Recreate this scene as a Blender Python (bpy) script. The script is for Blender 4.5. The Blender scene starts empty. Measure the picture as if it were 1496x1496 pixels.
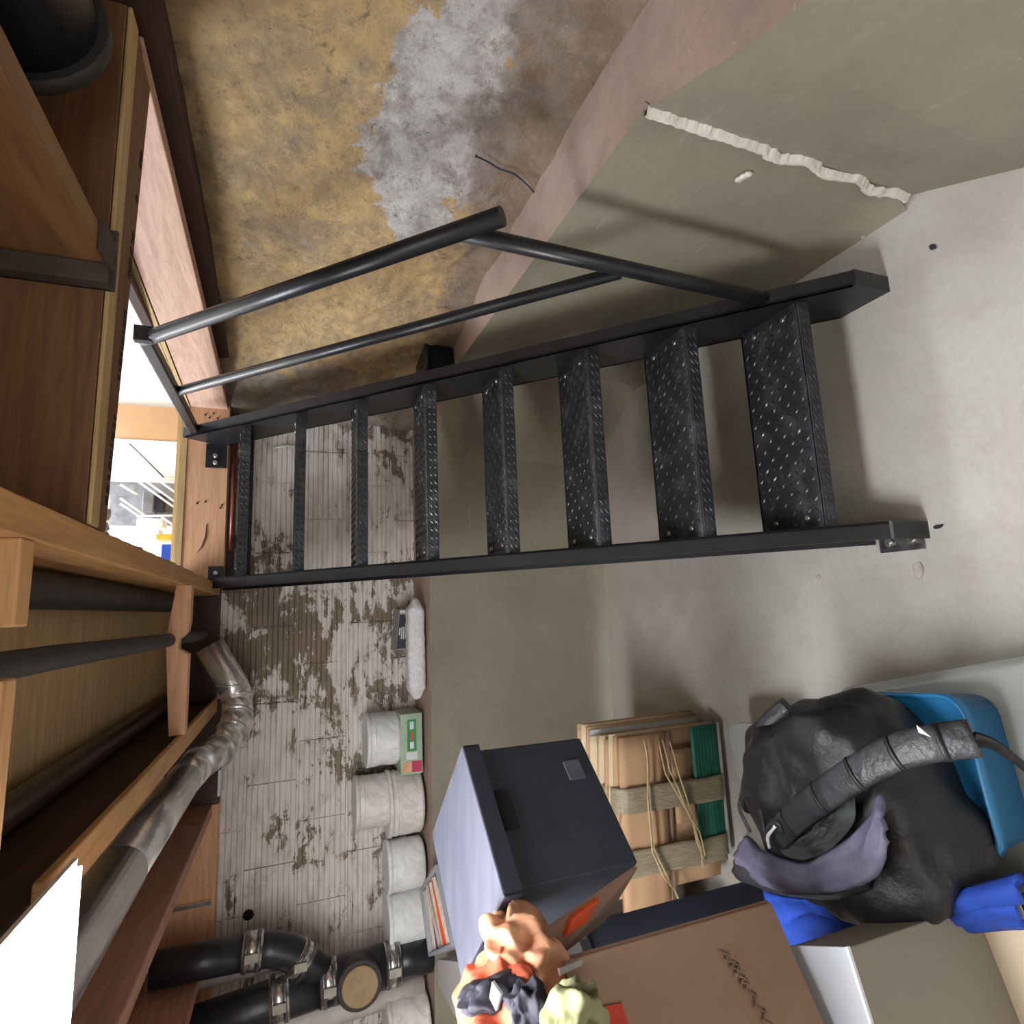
import bpy, bmesh, math, random
from mathutils import Vector, Matrix, noise
random.seed(7)
C = bpy.context.scene
H = 1.45            # eye height above the floor; coordinates below are relative to the eye, shifted up at the end

# ------------------------------------------------------------------ camera
F, PITCH, YAW, ROLL = 839.03, .3609, .1763, .0202
def _rot():
    cy, sy, cp, sp, cr, sr = math.cos(YAW), math.sin(YAW), math.cos(PITCH), math.sin(PITCH), math.cos(ROLL), math.sin(ROLL)
    B = Matrix(((1,0,0),(0,0,-1),(0,1,0)))
    Ry = Matrix(((cy,0,-sy),(0,1,0),(sy,0,cy)))
    Rp = Matrix(((1,0,0),(0,cp,-sp),(0,sp,cp)))
    Rr = Matrix(((cr,-sr,0),(sr,cr,0),(0,0,1)))
    return Rr @ Rp @ Ry @ B
RM = _rot()
right, down, fwd = RM[0], RM[1], RM[2]
cam = bpy.data.objects.new('camera', bpy.data.cameras.new('camera'))
C.collection.objects.link(cam); C.camera = cam
cam.data.sensor_width = 36; cam.data.lens = F/1496*36; cam.data.clip_start = .02
# the photograph was taken with the phone turned on its side
cam.matrix_world = Matrix(((down[0], right[0], -fwd[0], 0), (down[1], right[1], -fwd[1], 0), (down[2], right[2], -fwd[2], H), (0,0,0,1)))

# ------------------------------------------------------------------ world, lights, exposure
w = bpy.data.worlds.new('world'); C.world = w; w.use_nodes = True
w.node_tree.nodes['Background'].inputs[0].default_value = (.86, .92, 1, 1)
w.node_tree.nodes['Background'].inputs[1].default_value = .42
C.view_settings.view_transform = 'Standard'; C.view_settings.look = 'None'
C.view_settings.gamma = 1; C.view_settings.use_curve_mapping = False
C.view_settings.exposure = 0
def area(name, loc, rot, sx, sy, power, col=(1,1,1)):
    l = bpy.data.lights.new(name, 'AREA'); l.shape = 'RECTANGLE'; l.size = sx; l.size_y = sy; l.energy = power; l.color = col
    o = bpy.data.objects.new(name, l); C.collection.objects.link(o); o.location = loc; o.rotation_euler = rot; return o
PANEL = 50.0
area('upstairs_ceiling_lamp', (.8, 3.75, 1.75+H), (math.radians(-8),0,0), 1.2, .35, 48, (.95,.97,1))
area('upstairs_arm_fill', (-.9, 2.3, 1.75+H), (0,math.radians(-52),0), .8, 1.0, 85, (.86,.92,1))  # added unseen fill that brightens the rail arm and side trimmer board
area('basement_fill_behind', (-.9, -1.6, .0+H), (math.radians(66),0,math.radians(-14)), 2.0, .8, 25, (1,.95,.88))  # added fill behind the camera, no fixture there; lifts the pile's front faces

# ------------------------------------------------------------------ projection helpers (placing things where the photo shows them)
def ray(x, y):
    v = Vector(((1496-y-748)/F, (x-748)/F, 1)); return RM.transposed() @ v
def onz(x, y, z): r = ray(x, y); return r*(z/r.z)
def ony(x, y, Y): r = ray(x, y); return r*(Y/r.y)
def onx(x, y, X): r = ray(x, y); return r*(X/r.x)

# ------------------------------------------------------------------ materials
def nodes(name):
    m = bpy.data.materials.new(name); m.use_nodes = True
    return m, m.node_tree.nodes, m.node_tree.links, m.node_tree.nodes['Principled BSDF']
def c4(c): return (c[0], c[1], c[2], 1)
def mixnode(N, L, fac, a, b):
    x = N.new('ShaderNodeMix'); x.data_type = 'RGBA'
    for i, v in ((6, a), (7, b)):
        if isinstance(v, tuple): x.inputs[i].default_value = c4(v)
        else: L.new(v, x.inputs[i])
    if isinstance(fac, (int, float)): x.inputs[0].default_value = fac
    else: L.new(fac, x.inputs[0])
    return x.outputs[2]
def noisenode(N, L, vec, scale, detail=5, rough=.6, dist=0):
    n = N.new('ShaderNodeTexNoise'); n.inputs['Scale'].default_value = scale; n.inputs['Detail'].default_value = detail
    n.inputs['Roughness'].default_value = rough; n.inputs['Distortion'].default_value = dist
    L.new(vec, n.inputs['Vector']); return n.outputs[0]
def ramp(N, L, v, a, b):
    r = N.new('ShaderNodeMapRange'); r.interpolation_type = 'SMOOTHSTEP'
    r.inputs[1].default_value = a; r.inputs[2].default_value = b; L.new(v, r.inputs[0]); return r.outputs[0]
def math_(N, L, op, a, b=None):
    m = N.new('ShaderNodeMath'); m.operation = op
    for i, v in ((0, a), (1, b)):
        if v is None: continue
        if isinstance(v, (int, float)): m.inputs[i].default_value = v
        else: L.new(v, m.inputs[i])
    return m.outputs[0]
def bump(N, L, P, v, strength=.3, dist=.01):
    b = N.new('ShaderNodeBump'); b.inputs['Strength'].default_value = strength; b.inputs['Distance'].default_value = dist
    L.new(v, b.inputs['Height']); L.new(b.outputs[0], P.inputs['Normal'])
def wpos(N, L, scale=(1,1,1)):
    g = N.new('ShaderNodeNewGeometry'); m = N.new('ShaderNodeMapping'); m.inputs['Scale'].default_value = scale
    L.new(g.outputs['Position'], m.inputs[0]); return m.outputs[0]
def opos(N, L, scale=(1,1,1)):
    g = N.new('ShaderNodeTexCoord'); m = N.new('ShaderNodeMapping'); m.inputs['Scale'].default_value = scale
    L.new(g.outputs['Object'], m.inputs[0]); return m.outputs[0]

def plain(name, a, b=None, rough=.6, metal=0, scale=12, bmp=.1, bscale=60, stretch=(1,1,1), spec=None, lo=.35, hi=.65):
    m, N, L, P = nodes(name)
    v = opos(N, L, stretch)
    b = b or tuple(x*.8 for x in a)
    f = ramp(N, L, noisenode(N, L, v, scale), lo, hi)
    L.new(mixnode(N, L, f, a, b), P.inputs['Base Color'])
    P.inputs['Roughness'].default_value = rough; P.inputs['Metallic'].default_value = metal
    if spec is not None: P.inputs['Specular IOR Level'].default_value = spec
    if bmp: bump(N, L, P, noisenode(N, L, v, bscale), bmp)
    return m

def concrete(name, a, b, stain, spots=(.75,.74,.7), sc=3, gloss=.55, streak=None):
    m, N, L, P = nodes(name)
    v = wpos(N, L)
    f = ramp(N, L, noisenode(N, L, v, sc, 7, .65), .35, .68)
    col = mixnode(N, L, f, a, b)
    st = ramp(N, L, noisenode(N, L, v, sc*.55, 6, .7, .6), .52, .72)
    col = mixnode(N, L, math_(N, L, 'MULTIPLY', st, .6), col, stain)
    fine = ramp(N, L, noisenode(N, L, v, 55, 4, .7), .3, .75)
    col = mixnode(N, L, math_(N, L, 'MULTIPLY', fine, .22), col, tuple(x*.6 for x in a))
    sp = ramp(N, L, noisenode(N, L, v, 45, 3, .6, .6), .69, .73)
    col = mixnode(N, L, math_(N, L, 'MULTIPLY', sp, .4), col, spots)
    gr = ramp(N, L, noisenode(N, L, v, 9, 9, .8), .5, .66)
    col = mixnode(N, L, math_(N, L, 'MULTIPLY', gr, .28), col, stain)
    if name == 'floor_concrete':   # pinkish dust on the part of the floor nearest the back wall
        g = N.new('ShaderNodeNewGeometry'); s = N.new('ShaderNodeSeparateXYZ'); L.new(g.outputs['Position'], s.inputs[0])
        yy = math_(N, L, 'ADD', s.outputs[1], math_(N, L, 'MULTIPLY', math_(N, L, 'SUBTRACT', noisenode(N, L, v, 4, 6, .7), .5), 1.6))
        col = mixnode(N, L, math_(N, L, 'MULTIPLY', ramp(N, L, yy, 1.5, 2.5), .6), col, (.40,.315,.26))
    if streak:
        v2 = wpos(N, L, streak); s = ramp(N, L, noisenode(N, L, v2, 6, 4, .6), .60, .76)
        col = mixnode(N, L, math_(N, L, 'MULTIPLY', s, .35), col, spots)
    L.new(col, P.inputs['Base Color']); P.inputs['Roughness'].default_value = gloss
    bump(N, L, P, noisenode(N, L, v, 35, 8, .7), .25, .006)
    return m
M = {}
M['floor'] = concrete('floor_concrete', (.62,.62,.58), (.52,.51,.47), (.42,.38,.335), (.66,.65,.61), 2.2)
M['knee'] = concrete('parged_knee_wall', (.285,.262,.195), (.235,.213,.16), (.185,.16,.125), (.42,.40,.34), 2.5, .5, (.9,.9,6))
M['ledge'] = concrete('ledge_mortar', (.46,.34,.285), (.36,.27,.225), (.26,.19,.15), (.6,.52,.47), 5, .8)
M['plain_wall'] = concrete('side_wall', (.36,.33,.29), (.3,.27,.23), (.2,.17,.14), (.5,.48,.45), 3, .8)
M['mortar'] = concrete('white_mortar', (.74,.72,.67), (.6,.57,.52), (.45,.4,.36), (.8,.8,.78), 20, .9)

def rough_wall():
    m, N, L, P = nodes('ochre_rough_plaster')
    v = wpos(N, L)
    g = N.new('ShaderNodeNewGeometry'); s = N.new('ShaderNodeSeparateXYZ'); L.new(g.outputs['Position'], s.inputs[0])
    Y, Z = s.outputs[1], s.outputs[2]
    n1 = noisenode(N, L, v, 4.5, 7, .7, .3); n2 = noisenode(N, L, v, 14, 6, .7); n3 = noisenode(N, L, v, 2.2, 5, .65)
    och = mixnode(N, L, ramp(N, L, n2, .38, .66), (.74,.50,.235), (.56,.38,.20))
    och = mixnode(N, L, math_(N, L, 'MULTIPLY', ramp(N, L, noisenode(N, L, v, 5, 10, .8, .4), .47, .62), .7), och, (.34,.26,.175))
    och = mixnode(N, L, math_(N, L, 'MULTIPLY', ramp(N, L, noisenode(N, L, v, 10, 9, .8), .56, .66), .55), och, (.50,.46,.40))
    och = mixnode(N, L, math_(N, L, 'MULTIPLY', ramp(N, L, noisenode(N, L, v, 26, 8, .8), .55, .66), .6), och, (.20,.14,.09))
    # grey-white patch left where the ochre wash came off: a blotch centred low on the near half of the wall
    dy = math_(N, L, 'SUBTRACT', Y, 1.22); dz = math_(N, L, 'SUBTRACT', Z, H-.33)
    d = math_(N, L, 'SQRT', math_(N, L, 'ADD', math_(N, L, 'POWER', math_(N, L, 'MULTIPLY', dy, 1.9), 2), math_(N, L, 'POWER', math_(N, L, 'MULTIPLY', dz, 5.2), 2)))
    d = math_(N, L, 'ADD', d, math_(N, L, 'MULTIPLY', math_(N, L, 'SUBTRACT', n1, .5), 2.4))
    wf = math_(N, L, 'SUBTRACT', 1, ramp(N, L, d, .78, .90))
    wcol = mixnode(N, L, ramp(N, L, n2, .42, .7), (.74,.70,.67), (.42,.37,.33))
    wcol = mixnode(N, L, math_(N, L, 'MULTIPLY', ramp(N, L, noisenode(N, L, v, 18, 9, .8), .52, .64), .7), wcol, (.30,.25,.21))
    col = mixnode(N, L, wf, och, wcol)
    # bare brown render in a band above the ledge
    zz = math_(N, L, 'ADD', Z, math_(N, L, 'MULTIPLY', math_(N, L, 'SUBTRACT', n1, .5), .45))
    zz = math_(N, L, 'ADD', zz, math_(N, L, 'MULTIPLY', math_(N, L, 'SUBTRACT', Y, 1.2), .10))
    low = math_(N, L, 'SUBTRACT', 1, ramp(N, L, zz, H-.48, H-.40))
    br = mixnode(N, L, ramp(N, L, n2, .4, .65), (.27,.20,.145), (.42,.33,.27))
    col = mixnode(N, L, math_(N, L, 'MULTIPLY', low, .85), col, br)
    # grey corner towards the tiled wall
    yy = math_(N, L, 'ADD', Y, math_(N, L, 'MULTIPLY', math_(N, L, 'SUBTRACT', n1, .5), .9))
    far = ramp(N, L, yy, 2.42, 2.6)
    col = mixnode(N, L, math_(N, L, 'MULTIPLY', far, .8), col, mixnode(N, L, ramp(N, L, n2, .4, .65), (.30,.24,.19), (.46,.41,.37)))
    # dark dirt, pits and streaks, plus shade painted near the top
    dk = ramp(N, L, noisenode(N, L, v, 6, 10, .78, .9), .58, .68)
    col = mixnode(N, L, math_(N, L, 'MULTIPLY', dk, .8), col, (.10,.075,.055))
    pit = ramp(N, L, noisenode(N, L, wpos(N, L, (1,1,1.6)), 38, 5, .75, 1.5), .66, .70)
    col = mixnode(N, L, math_(N, L, 'MULTIPLY', pit, .8), col, (.05,.037,.028))
    lt = ramp(N, L, noisenode(N, L, v, 12, 8, .75), .60, .72)
    col = mixnode(N, L, math_(N, L, 'MULTIPLY', lt, .5), col, (.72,.58,.40))
    top_shade = ramp(N, L, math_(N, L, 'ADD', Z, math_(N, L, 'MULTIPLY', math_(N, L, 'SUBTRACT', n1, .5), .25)), H+.20, H+.30)  # recess shade under the ceiling, painted into the wall colour
    col = mixnode(N, L, math_(N, L, 'MULTIPLY', top_shade, .6), col, (.10,.075,.05))
    cr_ = ramp(N, L, noisenode(N, L, v, 3.4, 12, .85, 1.2), .60, .66)
    col = mixnode(N, L, math_(N, L, 'MULTIPLY', cr_, .75), col, (.085,.065,.05))
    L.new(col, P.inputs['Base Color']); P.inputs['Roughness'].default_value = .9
    bump(N, L, P, noisenode(N, L, v, 22, 10, .8, .5), 1.0, .02)
    return m
M['ochre'] = rough_wall()

def tile_mat():
    m, N, L, P = nodes('whitewashed_clay_tile')
    v = wpos(N, L); vs = wpos(N, L, (.30,1,1.0))
    g = N.new('ShaderNodeNewGeometry'); s = N.new('ShaderNodeSeparateXYZ'); L.new(g.outputs['Position'], s.inputs[0])
    X, Z = s.outputs[0], s.outputs[2]
    n1 = noisenode(N, L, v, 5, 8, .72, .4); n2 = noisenode(N, L, vs, 26, 6, .7)
    white = mixnode(N, L, ramp(N, L, n2, .4, .7), (.80,.765,.73), (.58,.535,.49))
    brown = mixnode(N, L, ramp(N, L, noisenode(N, L, v, 11, 5, .7), .4, .7), (.235,.19,.145), (.30,.235,.18))
    # washed-off area: densest high on the wall left of the stair
    dx = math_(N, L, 'SUBTRACT', X, -.02); dz = math_(N, L, 'SUBTRACT', Z, H+.14)
    d = math_(N, L, 'SQRT', math_(N, L, 'ADD', math_(N, L, 'POWER', math_(N, L, 'MULTIPLY', dx, 1.9), 2), math_(N, L, 'POWER', math_(N, L, 'MULTIPLY', dz, 2.8), 2)))
    loc = math_(N, L, 'SUBTRACT', 1, ramp(N, L, d, .1, 1.1))
    thr = math_(N, L, 'ADD', math_(N, L, 'ADD', n1, math_(N, L, 'MULTIPLY', loc, .14)), math_(N, L, 'MULTIPLY', math_(N, L, 'SUBTRACT', n2, .5), .68))
    # the lowest course is dirtier, the far left cleaner
    lowz = math_(N, L, 'SUBTRACT', 1, ramp(N, L, Z, H-.50, H-.25)); thr = math_(N, L, 'ADD', thr, math_(N, L, 'MULTIPLY', lowz, .10))
    cl = math_(N, L, 'SUBTRACT', 1, ramp(N, L, X, -1.1, -.6)); thr = math_(N, L, 'SUBTRACT', thr, math_(N, L, 'MULTIPLY', cl, .05))
    cr = ramp(N, L, X, .15, .3); thr = math_(N, L, 'SUBTRACT', thr, math_(N, L, 'MULTIPLY', cr, .04))
    f = ramp(N, L, thr, .575, .60)
    col = mixnode(N, L, f, white, brown)
    soot = ramp(N, L, noisenode(N, L, v, 3.2, 8, .75), .52, .70)
    col = mixnode(N, L, math_(N, L, 'MULTIPLY', soot, .5), col, (.20,.14,.11))
    L.new(col, P.inputs['Base Color']); P.inputs['Roughness'].default_value = .85
    h = math_(N, L, 'SUBTRACT', noisenode(N, L, v, 60, 6, .7), math_(N, L, 'MULTIPLY', f, .5))
    bump(N, L, P, h, .5, .004)
    return m
M['tile'] = tile_mat()

def wood(name, a, b, axis='y', rough=.6, knots=True):
    m, N, L, P = nodes(name)
    st = {'x': (.6,9,9), 'y': (9,.6,9), 'z': (9,9,.6)}[axis]
    v = wpos(N, L, st); v0 = wpos(N, L)
    n = noisenode(N, L, v, 3.2, 5, .6, 1.2)
    col = mixnode(N, L, ramp(N, L, n, .35, .65), a, b)
    v2 = wpos(N, L, tuple(x*4 for x in st))
    col = mixnode(N, L, math_(N, L, 'MULTIPLY', ramp(N, L, noisenode(N, L, v2, 4, 3), .45, .7), .35), col, tuple(x*.62 for x in b))
    if knots:
        k = ramp(N, L, noisenode(N, L, v0, 7, 2, .5), .70, .76)
        col = mixnode(N, L, math_(N, L, 'MULTIPLY', k, .6), col, tuple(x*.4 for x in b))
    L.new(col, P.inputs['Base Color']); P.inputs['Roughness'].default_value = rough
    bump(N, L, P, n, .15, .004); return m
M['wood'] = wood('fresh_framing_timber', (.68,.39,.16), (.54,.29,.11))
M['woodx'] = wood('fresh_framing_timber_cross', (.68,.39,.17), (.56,.31,.13), 'x')
M['dimwood'] = wood('shaded_orange_timber', (.30,.155,.065), (.22,.11,.045))  # tail joist timber darkened, shade of the unlit bay in its colour
M['header'] = wood('orange_header_board', (.74,.43,.25), (.64,.35,.19), 'x')
M['pink'] = wood('pinkish_trimmer_board', (.66,.43,.32), (.54,.33,.24))
M['brown'] = wood('brown_old_timber', (.25,.125,.06), (.18,.085,.04))
M['brownx'] = wood('shaded_timber_cross', (.22,.11,.05), (.16,.075,.035), 'x')  # near header timber browned in place of the shade on its face
M['redjoist'] = wood('reddish_joist', (.46,.245,.165), (.38,.19,.125))
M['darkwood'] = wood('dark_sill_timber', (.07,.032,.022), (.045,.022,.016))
M['ply'] = wood('subfloor_plywood', (.60,.42,.20), (.48,.33,.15), 'x')
M['black_steel'] = plain('black_painted_steel', (.009,.0095,.012), (.016,.016,.019), .36, 0, 9, .05, 90)
M['tread'] = plain('scuffed_black_tread', (.028,.031,.038), (.10,.105,.12), .34, .35, 14, .35, 120, lo=.45, hi=.8)
M['lug'] = plain('worn_tread_lugs', (.03,.032,.036), (.24,.245,.26), .36, .35, 10, 0, lo=.5, hi=.75)
M['bare'] = plain('worn_bare_steel', (.32,.32,.34), (.12,.12,.13), .35, .8, 30, .1)
M['bolt'] = plain('zinc_bolt', (.62,.60,.56), (.45,.43,.40), .3, .9, 40, 0)
M['galv'] = plain('galvanised_duct', (.93,.93,.92), (.75,.75,.76), .22, .8, 9, .25, 25)
M['abs'] = plain('black_drain_plastic', (.012,.013,.018), (.022,.023,.03), .35, 0, 9, .1)
M['dullpipe'] = plain('dull_black_pipe', (.028,.028,.028), (.045,.043,.04), .6, 0, 9, .1)
M['brownpipe'] = plain('brown_glossy_pipe', (.075,.045,.038), (.045,.027,.022), .3, 0, 9, .05)
M['clamp'] = plain('stainless_clamp', (.8,.79,.75), (.6,.58,.54), .22, .95, 20, .05)
M['copper'] = plain('red_brown_pipe', (.22,.06,.035), (.15,.04,.03), .35, .5, 20, .05)
M['cleanout'] = plain('tan_cleanout_plug', (.33,.235,.12), (.26,.18,.09), .6, 0, 20, .1)
M['rubber'] = plain('black_rubber', (.03,.028,.028), None, .6)
M['greypipe'] = plain('grey_pipe', (.33,.30,.28), (.25,.22,.2), .6, 0, 12, .1)
M['hanger'] = plain('dull_joist_hanger', (.10,.085,.07), (.06,.05,.04), .6, .2, 12, .1)
M['whitepipe'] = plain('dusty_white_pipe', (.62,.57,.54), (.5,.45,.42), .6, 0, 12, .1)
def crinkle(name, a, b, rough=.45, sc=12, st=.45, dist=.012):
    m, N, L, P = nodes(name); v = opos(N, L)
    n = noisenode(N, L, v, sc, 3, .5, 2.5)
    L.new(mixnode(N, L, ramp(N, L, n, .35, .65), a, b), P.inputs['Base Color']); P.inputs['Roughness'].default_value = rough
    bump(N, L, P, n, st, dist); return m
M['bag'] = crinkle('white_plastic_film', (.80,.83,.83), (.70,.73,.73))
M['bag2'] = crinkle('offwhite_plastic_film', (.76,.74,.71), (.64,.62,.59))
M['paper'] = crinkle('white_paper_wrap', (.78,.78,.80), (.68,.67,.68), .6, 22, .6)
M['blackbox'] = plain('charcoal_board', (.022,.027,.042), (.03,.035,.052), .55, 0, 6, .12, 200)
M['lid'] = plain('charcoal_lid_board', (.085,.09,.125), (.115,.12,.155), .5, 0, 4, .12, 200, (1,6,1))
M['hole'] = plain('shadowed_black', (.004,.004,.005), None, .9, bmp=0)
M['carton'] = plain('brown_cardboard', (.30,.19,.13), (.27,.165,.11), .75, 0, 3, .06, 120)
M['carton2'] = plain('tan_cardboard', (.50,.32,.18), (.44,.27,.15), .75, 0, 4, .08, 100)
M['cartonpale'] = plain('pale_cardboard', (.66,.55,.36), (.55,.44,.28), .75, 0, 4, .08, 100)
M['tape'] = plain('clear_brown_tape', (.27,.225,.145), (.33,.28,.19), .25, 0, 24, .5, 30, (6,1,1))
M['green'] = plain('green_striped_board', (.02,.19,.13), (.015,.15,.10), .6, 0, 9, .05)
M['greenline'] = plain('dark_green_line', (.01,.09,.06), None, .6)
M['twine'] = plain('plastic_twine', (.62,.50,.27), (.48,.38,.2), .4, 0, 30, .2)
M['packfab'] = plain('black_ripstop_fabric', (.005,.005,.007), (.010,.010,.013), .5, 0, 12, .35, 40)
M['padded'] = plain('black_padded_fabric', (.012,.012,.015), (.035,.035,.042), .42, 0, 16, .4, 60)
M['lining'] = plain('grey_violet_fabric', (.13,.125,.19), (.085,.08,.13), .7, 0, 16, .4, 60)
M['cavity'] = plain('grey_green_lining', (.055,.065,.065), (.02,.022,.024), .5, 0, 16, .4, 40)
M['logo'] = plain('pale_grey_print', (.55,.55,.54), None, .5, bmp=0)
M['blue'] = plain('blue_plastic', (.02,.19,.42), (.018,.17,.38), .25, 0, 6, 0)
M['bluecloth'] = crinkle('blue_cloth', (.012,.065,.42), (.01,.05,.34), .8, 9, .6)
M['peach'] = crinkle('peach_cloth', (.80,.42,.25), (.72,.34,.19), .85, 9, .6)
M['coral'] = crinkle('coral_cloth', (.62,.14,.07), (.52,.10,.05), .85, 9, .6)
M['olive'] = crinkle('olive_cloth', (.25,.26,.13), (.19,.20,.10), .85, 9, .6)
M['navy'] = crinkle('dark_navy_cloth', (.03,.03,.045), (.05,.05,.07), .85, 9, .6)
M['red'] = plain('red_print', (.55,.045,.02), (.45,.035,.015), .6, bmp=0)
M['orange'] = plain('orange_print', (.72,.09,.02), None, .6, bmp=0)
M['whiteprint'] = plain('white_print', (.8,.82,.85), None, .5, bmp=0)
M['darkprint'] = plain('dark_print', (.025,.03,.045), None, .5, bmp=0)
M['greenprint'] = plain('green_print', (.02,.22,.07), (.03,.3,.12), .5, bmp=0)
M['palegreen'] = plain('pale_green_print', (.42,.52,.38), (.3,.42,.27), .5, bmp=0)
M['magenta'] = plain('magenta_print', (.5,.04,.12), None, .5, bmp=0)
M['greybox'] = plain('grey_board', (.32,.31,.28), (.27,.26,.23), .7, 0, 5, .05)
M['palebox'] = plain('lit_pale_board', (.55,.60,.66), (.5,.55,.6), .4, 0, 3, .03)
M['taupe'] = plain('taupe_grey_board', (.26,.235,.18), (.23,.21,.16), .45, 0, 3, .05)
M['cream'] = plain('cream_board', (.68,.58,.42), (.6,.5,.36), .7, 0, 3, .05)
M['whitebox'] = plain('matte_white_board', (.52,.52,.52), (.47,.47,.46), .7, 0, 3, .05)
M['silver'] = plain('grey_crate_plastic', (.36,.39,.43), (.30,.33,.37), .35, 0, 3, .03)
M['pages'] = plain('paper_pages', (.75,.68,.6), (.55,.48,.42), .8, 0, 40, .1, 90, (1,1,12))
M['purple'] = plain('dark_purple_cover', (.06,.035,.10), None, .5, bmp=0)
M['ink'] = plain('black_stamp_ink', (.015,.012,.012), None, .7, bmp=0)
M['pencil'] = plain('grey_marker_scribble', (.17,.115,.085), (.24,.155,.11), .9, scale=60, bmp=0)
M['debris'] = plain('plaster_crumbs', (.62,.6,.56), (.4,.36,.32), .9, scale=20)
M['gwhite'] = plain('upstairs_white_paint', (.72,.72,.72), (.7,.7,.7), .6, bmp=0)
M['gtan'] = plain('upstairs_tan_paint', (.40,.24,.125), (.37,.22,.115), .6, bmp=0)
M['seam'] = plain('dark_seam', (.1,.09,.085), None, .6, bmp=0)
M['wire'] = plain('white_coated_wire', (.8,.8,.82), (.7,.7,.72), .3, .2, bmp=0)
M['greystuff'] = plain('mid_grey_plastic', (.2,.2,.21), (.12,.12,.13), .5, bmp=0)
M['yellow'] = plain('yellow_print', (.6,.42,.04), None, .5, bmp=0)
M['crumb'] = concrete('crumbling_plaster_edge', (.42,.38,.33), (.3,.26,.22), (.2,.17,.14), (.6,.58,.54), 20, .9)
def clearmat():
    m, N, L, P = nodes('clear_bin_plastic'); P.inputs['Base Color'].default_value = (.70,.74,.72,1)
    P.inputs['Roughness'].default_value = .28; P.inputs['Transmission Weight'].default_value = .55; P.inputs['IOR'].default_value = 1.2; return m
M['clear'] = clearmat()
def emis(name, col, s):
    m, N, L, P = nodes(name); P.inputs['Base Color'].default_value = c4(col)
    P.inputs['Emission Color'].default_value = c4(col); P.inputs['Emission Strength'].default_value = s; return m
M['panel'] = emis('lit_diffuser', (1,.985,1), PANEL)

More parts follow.
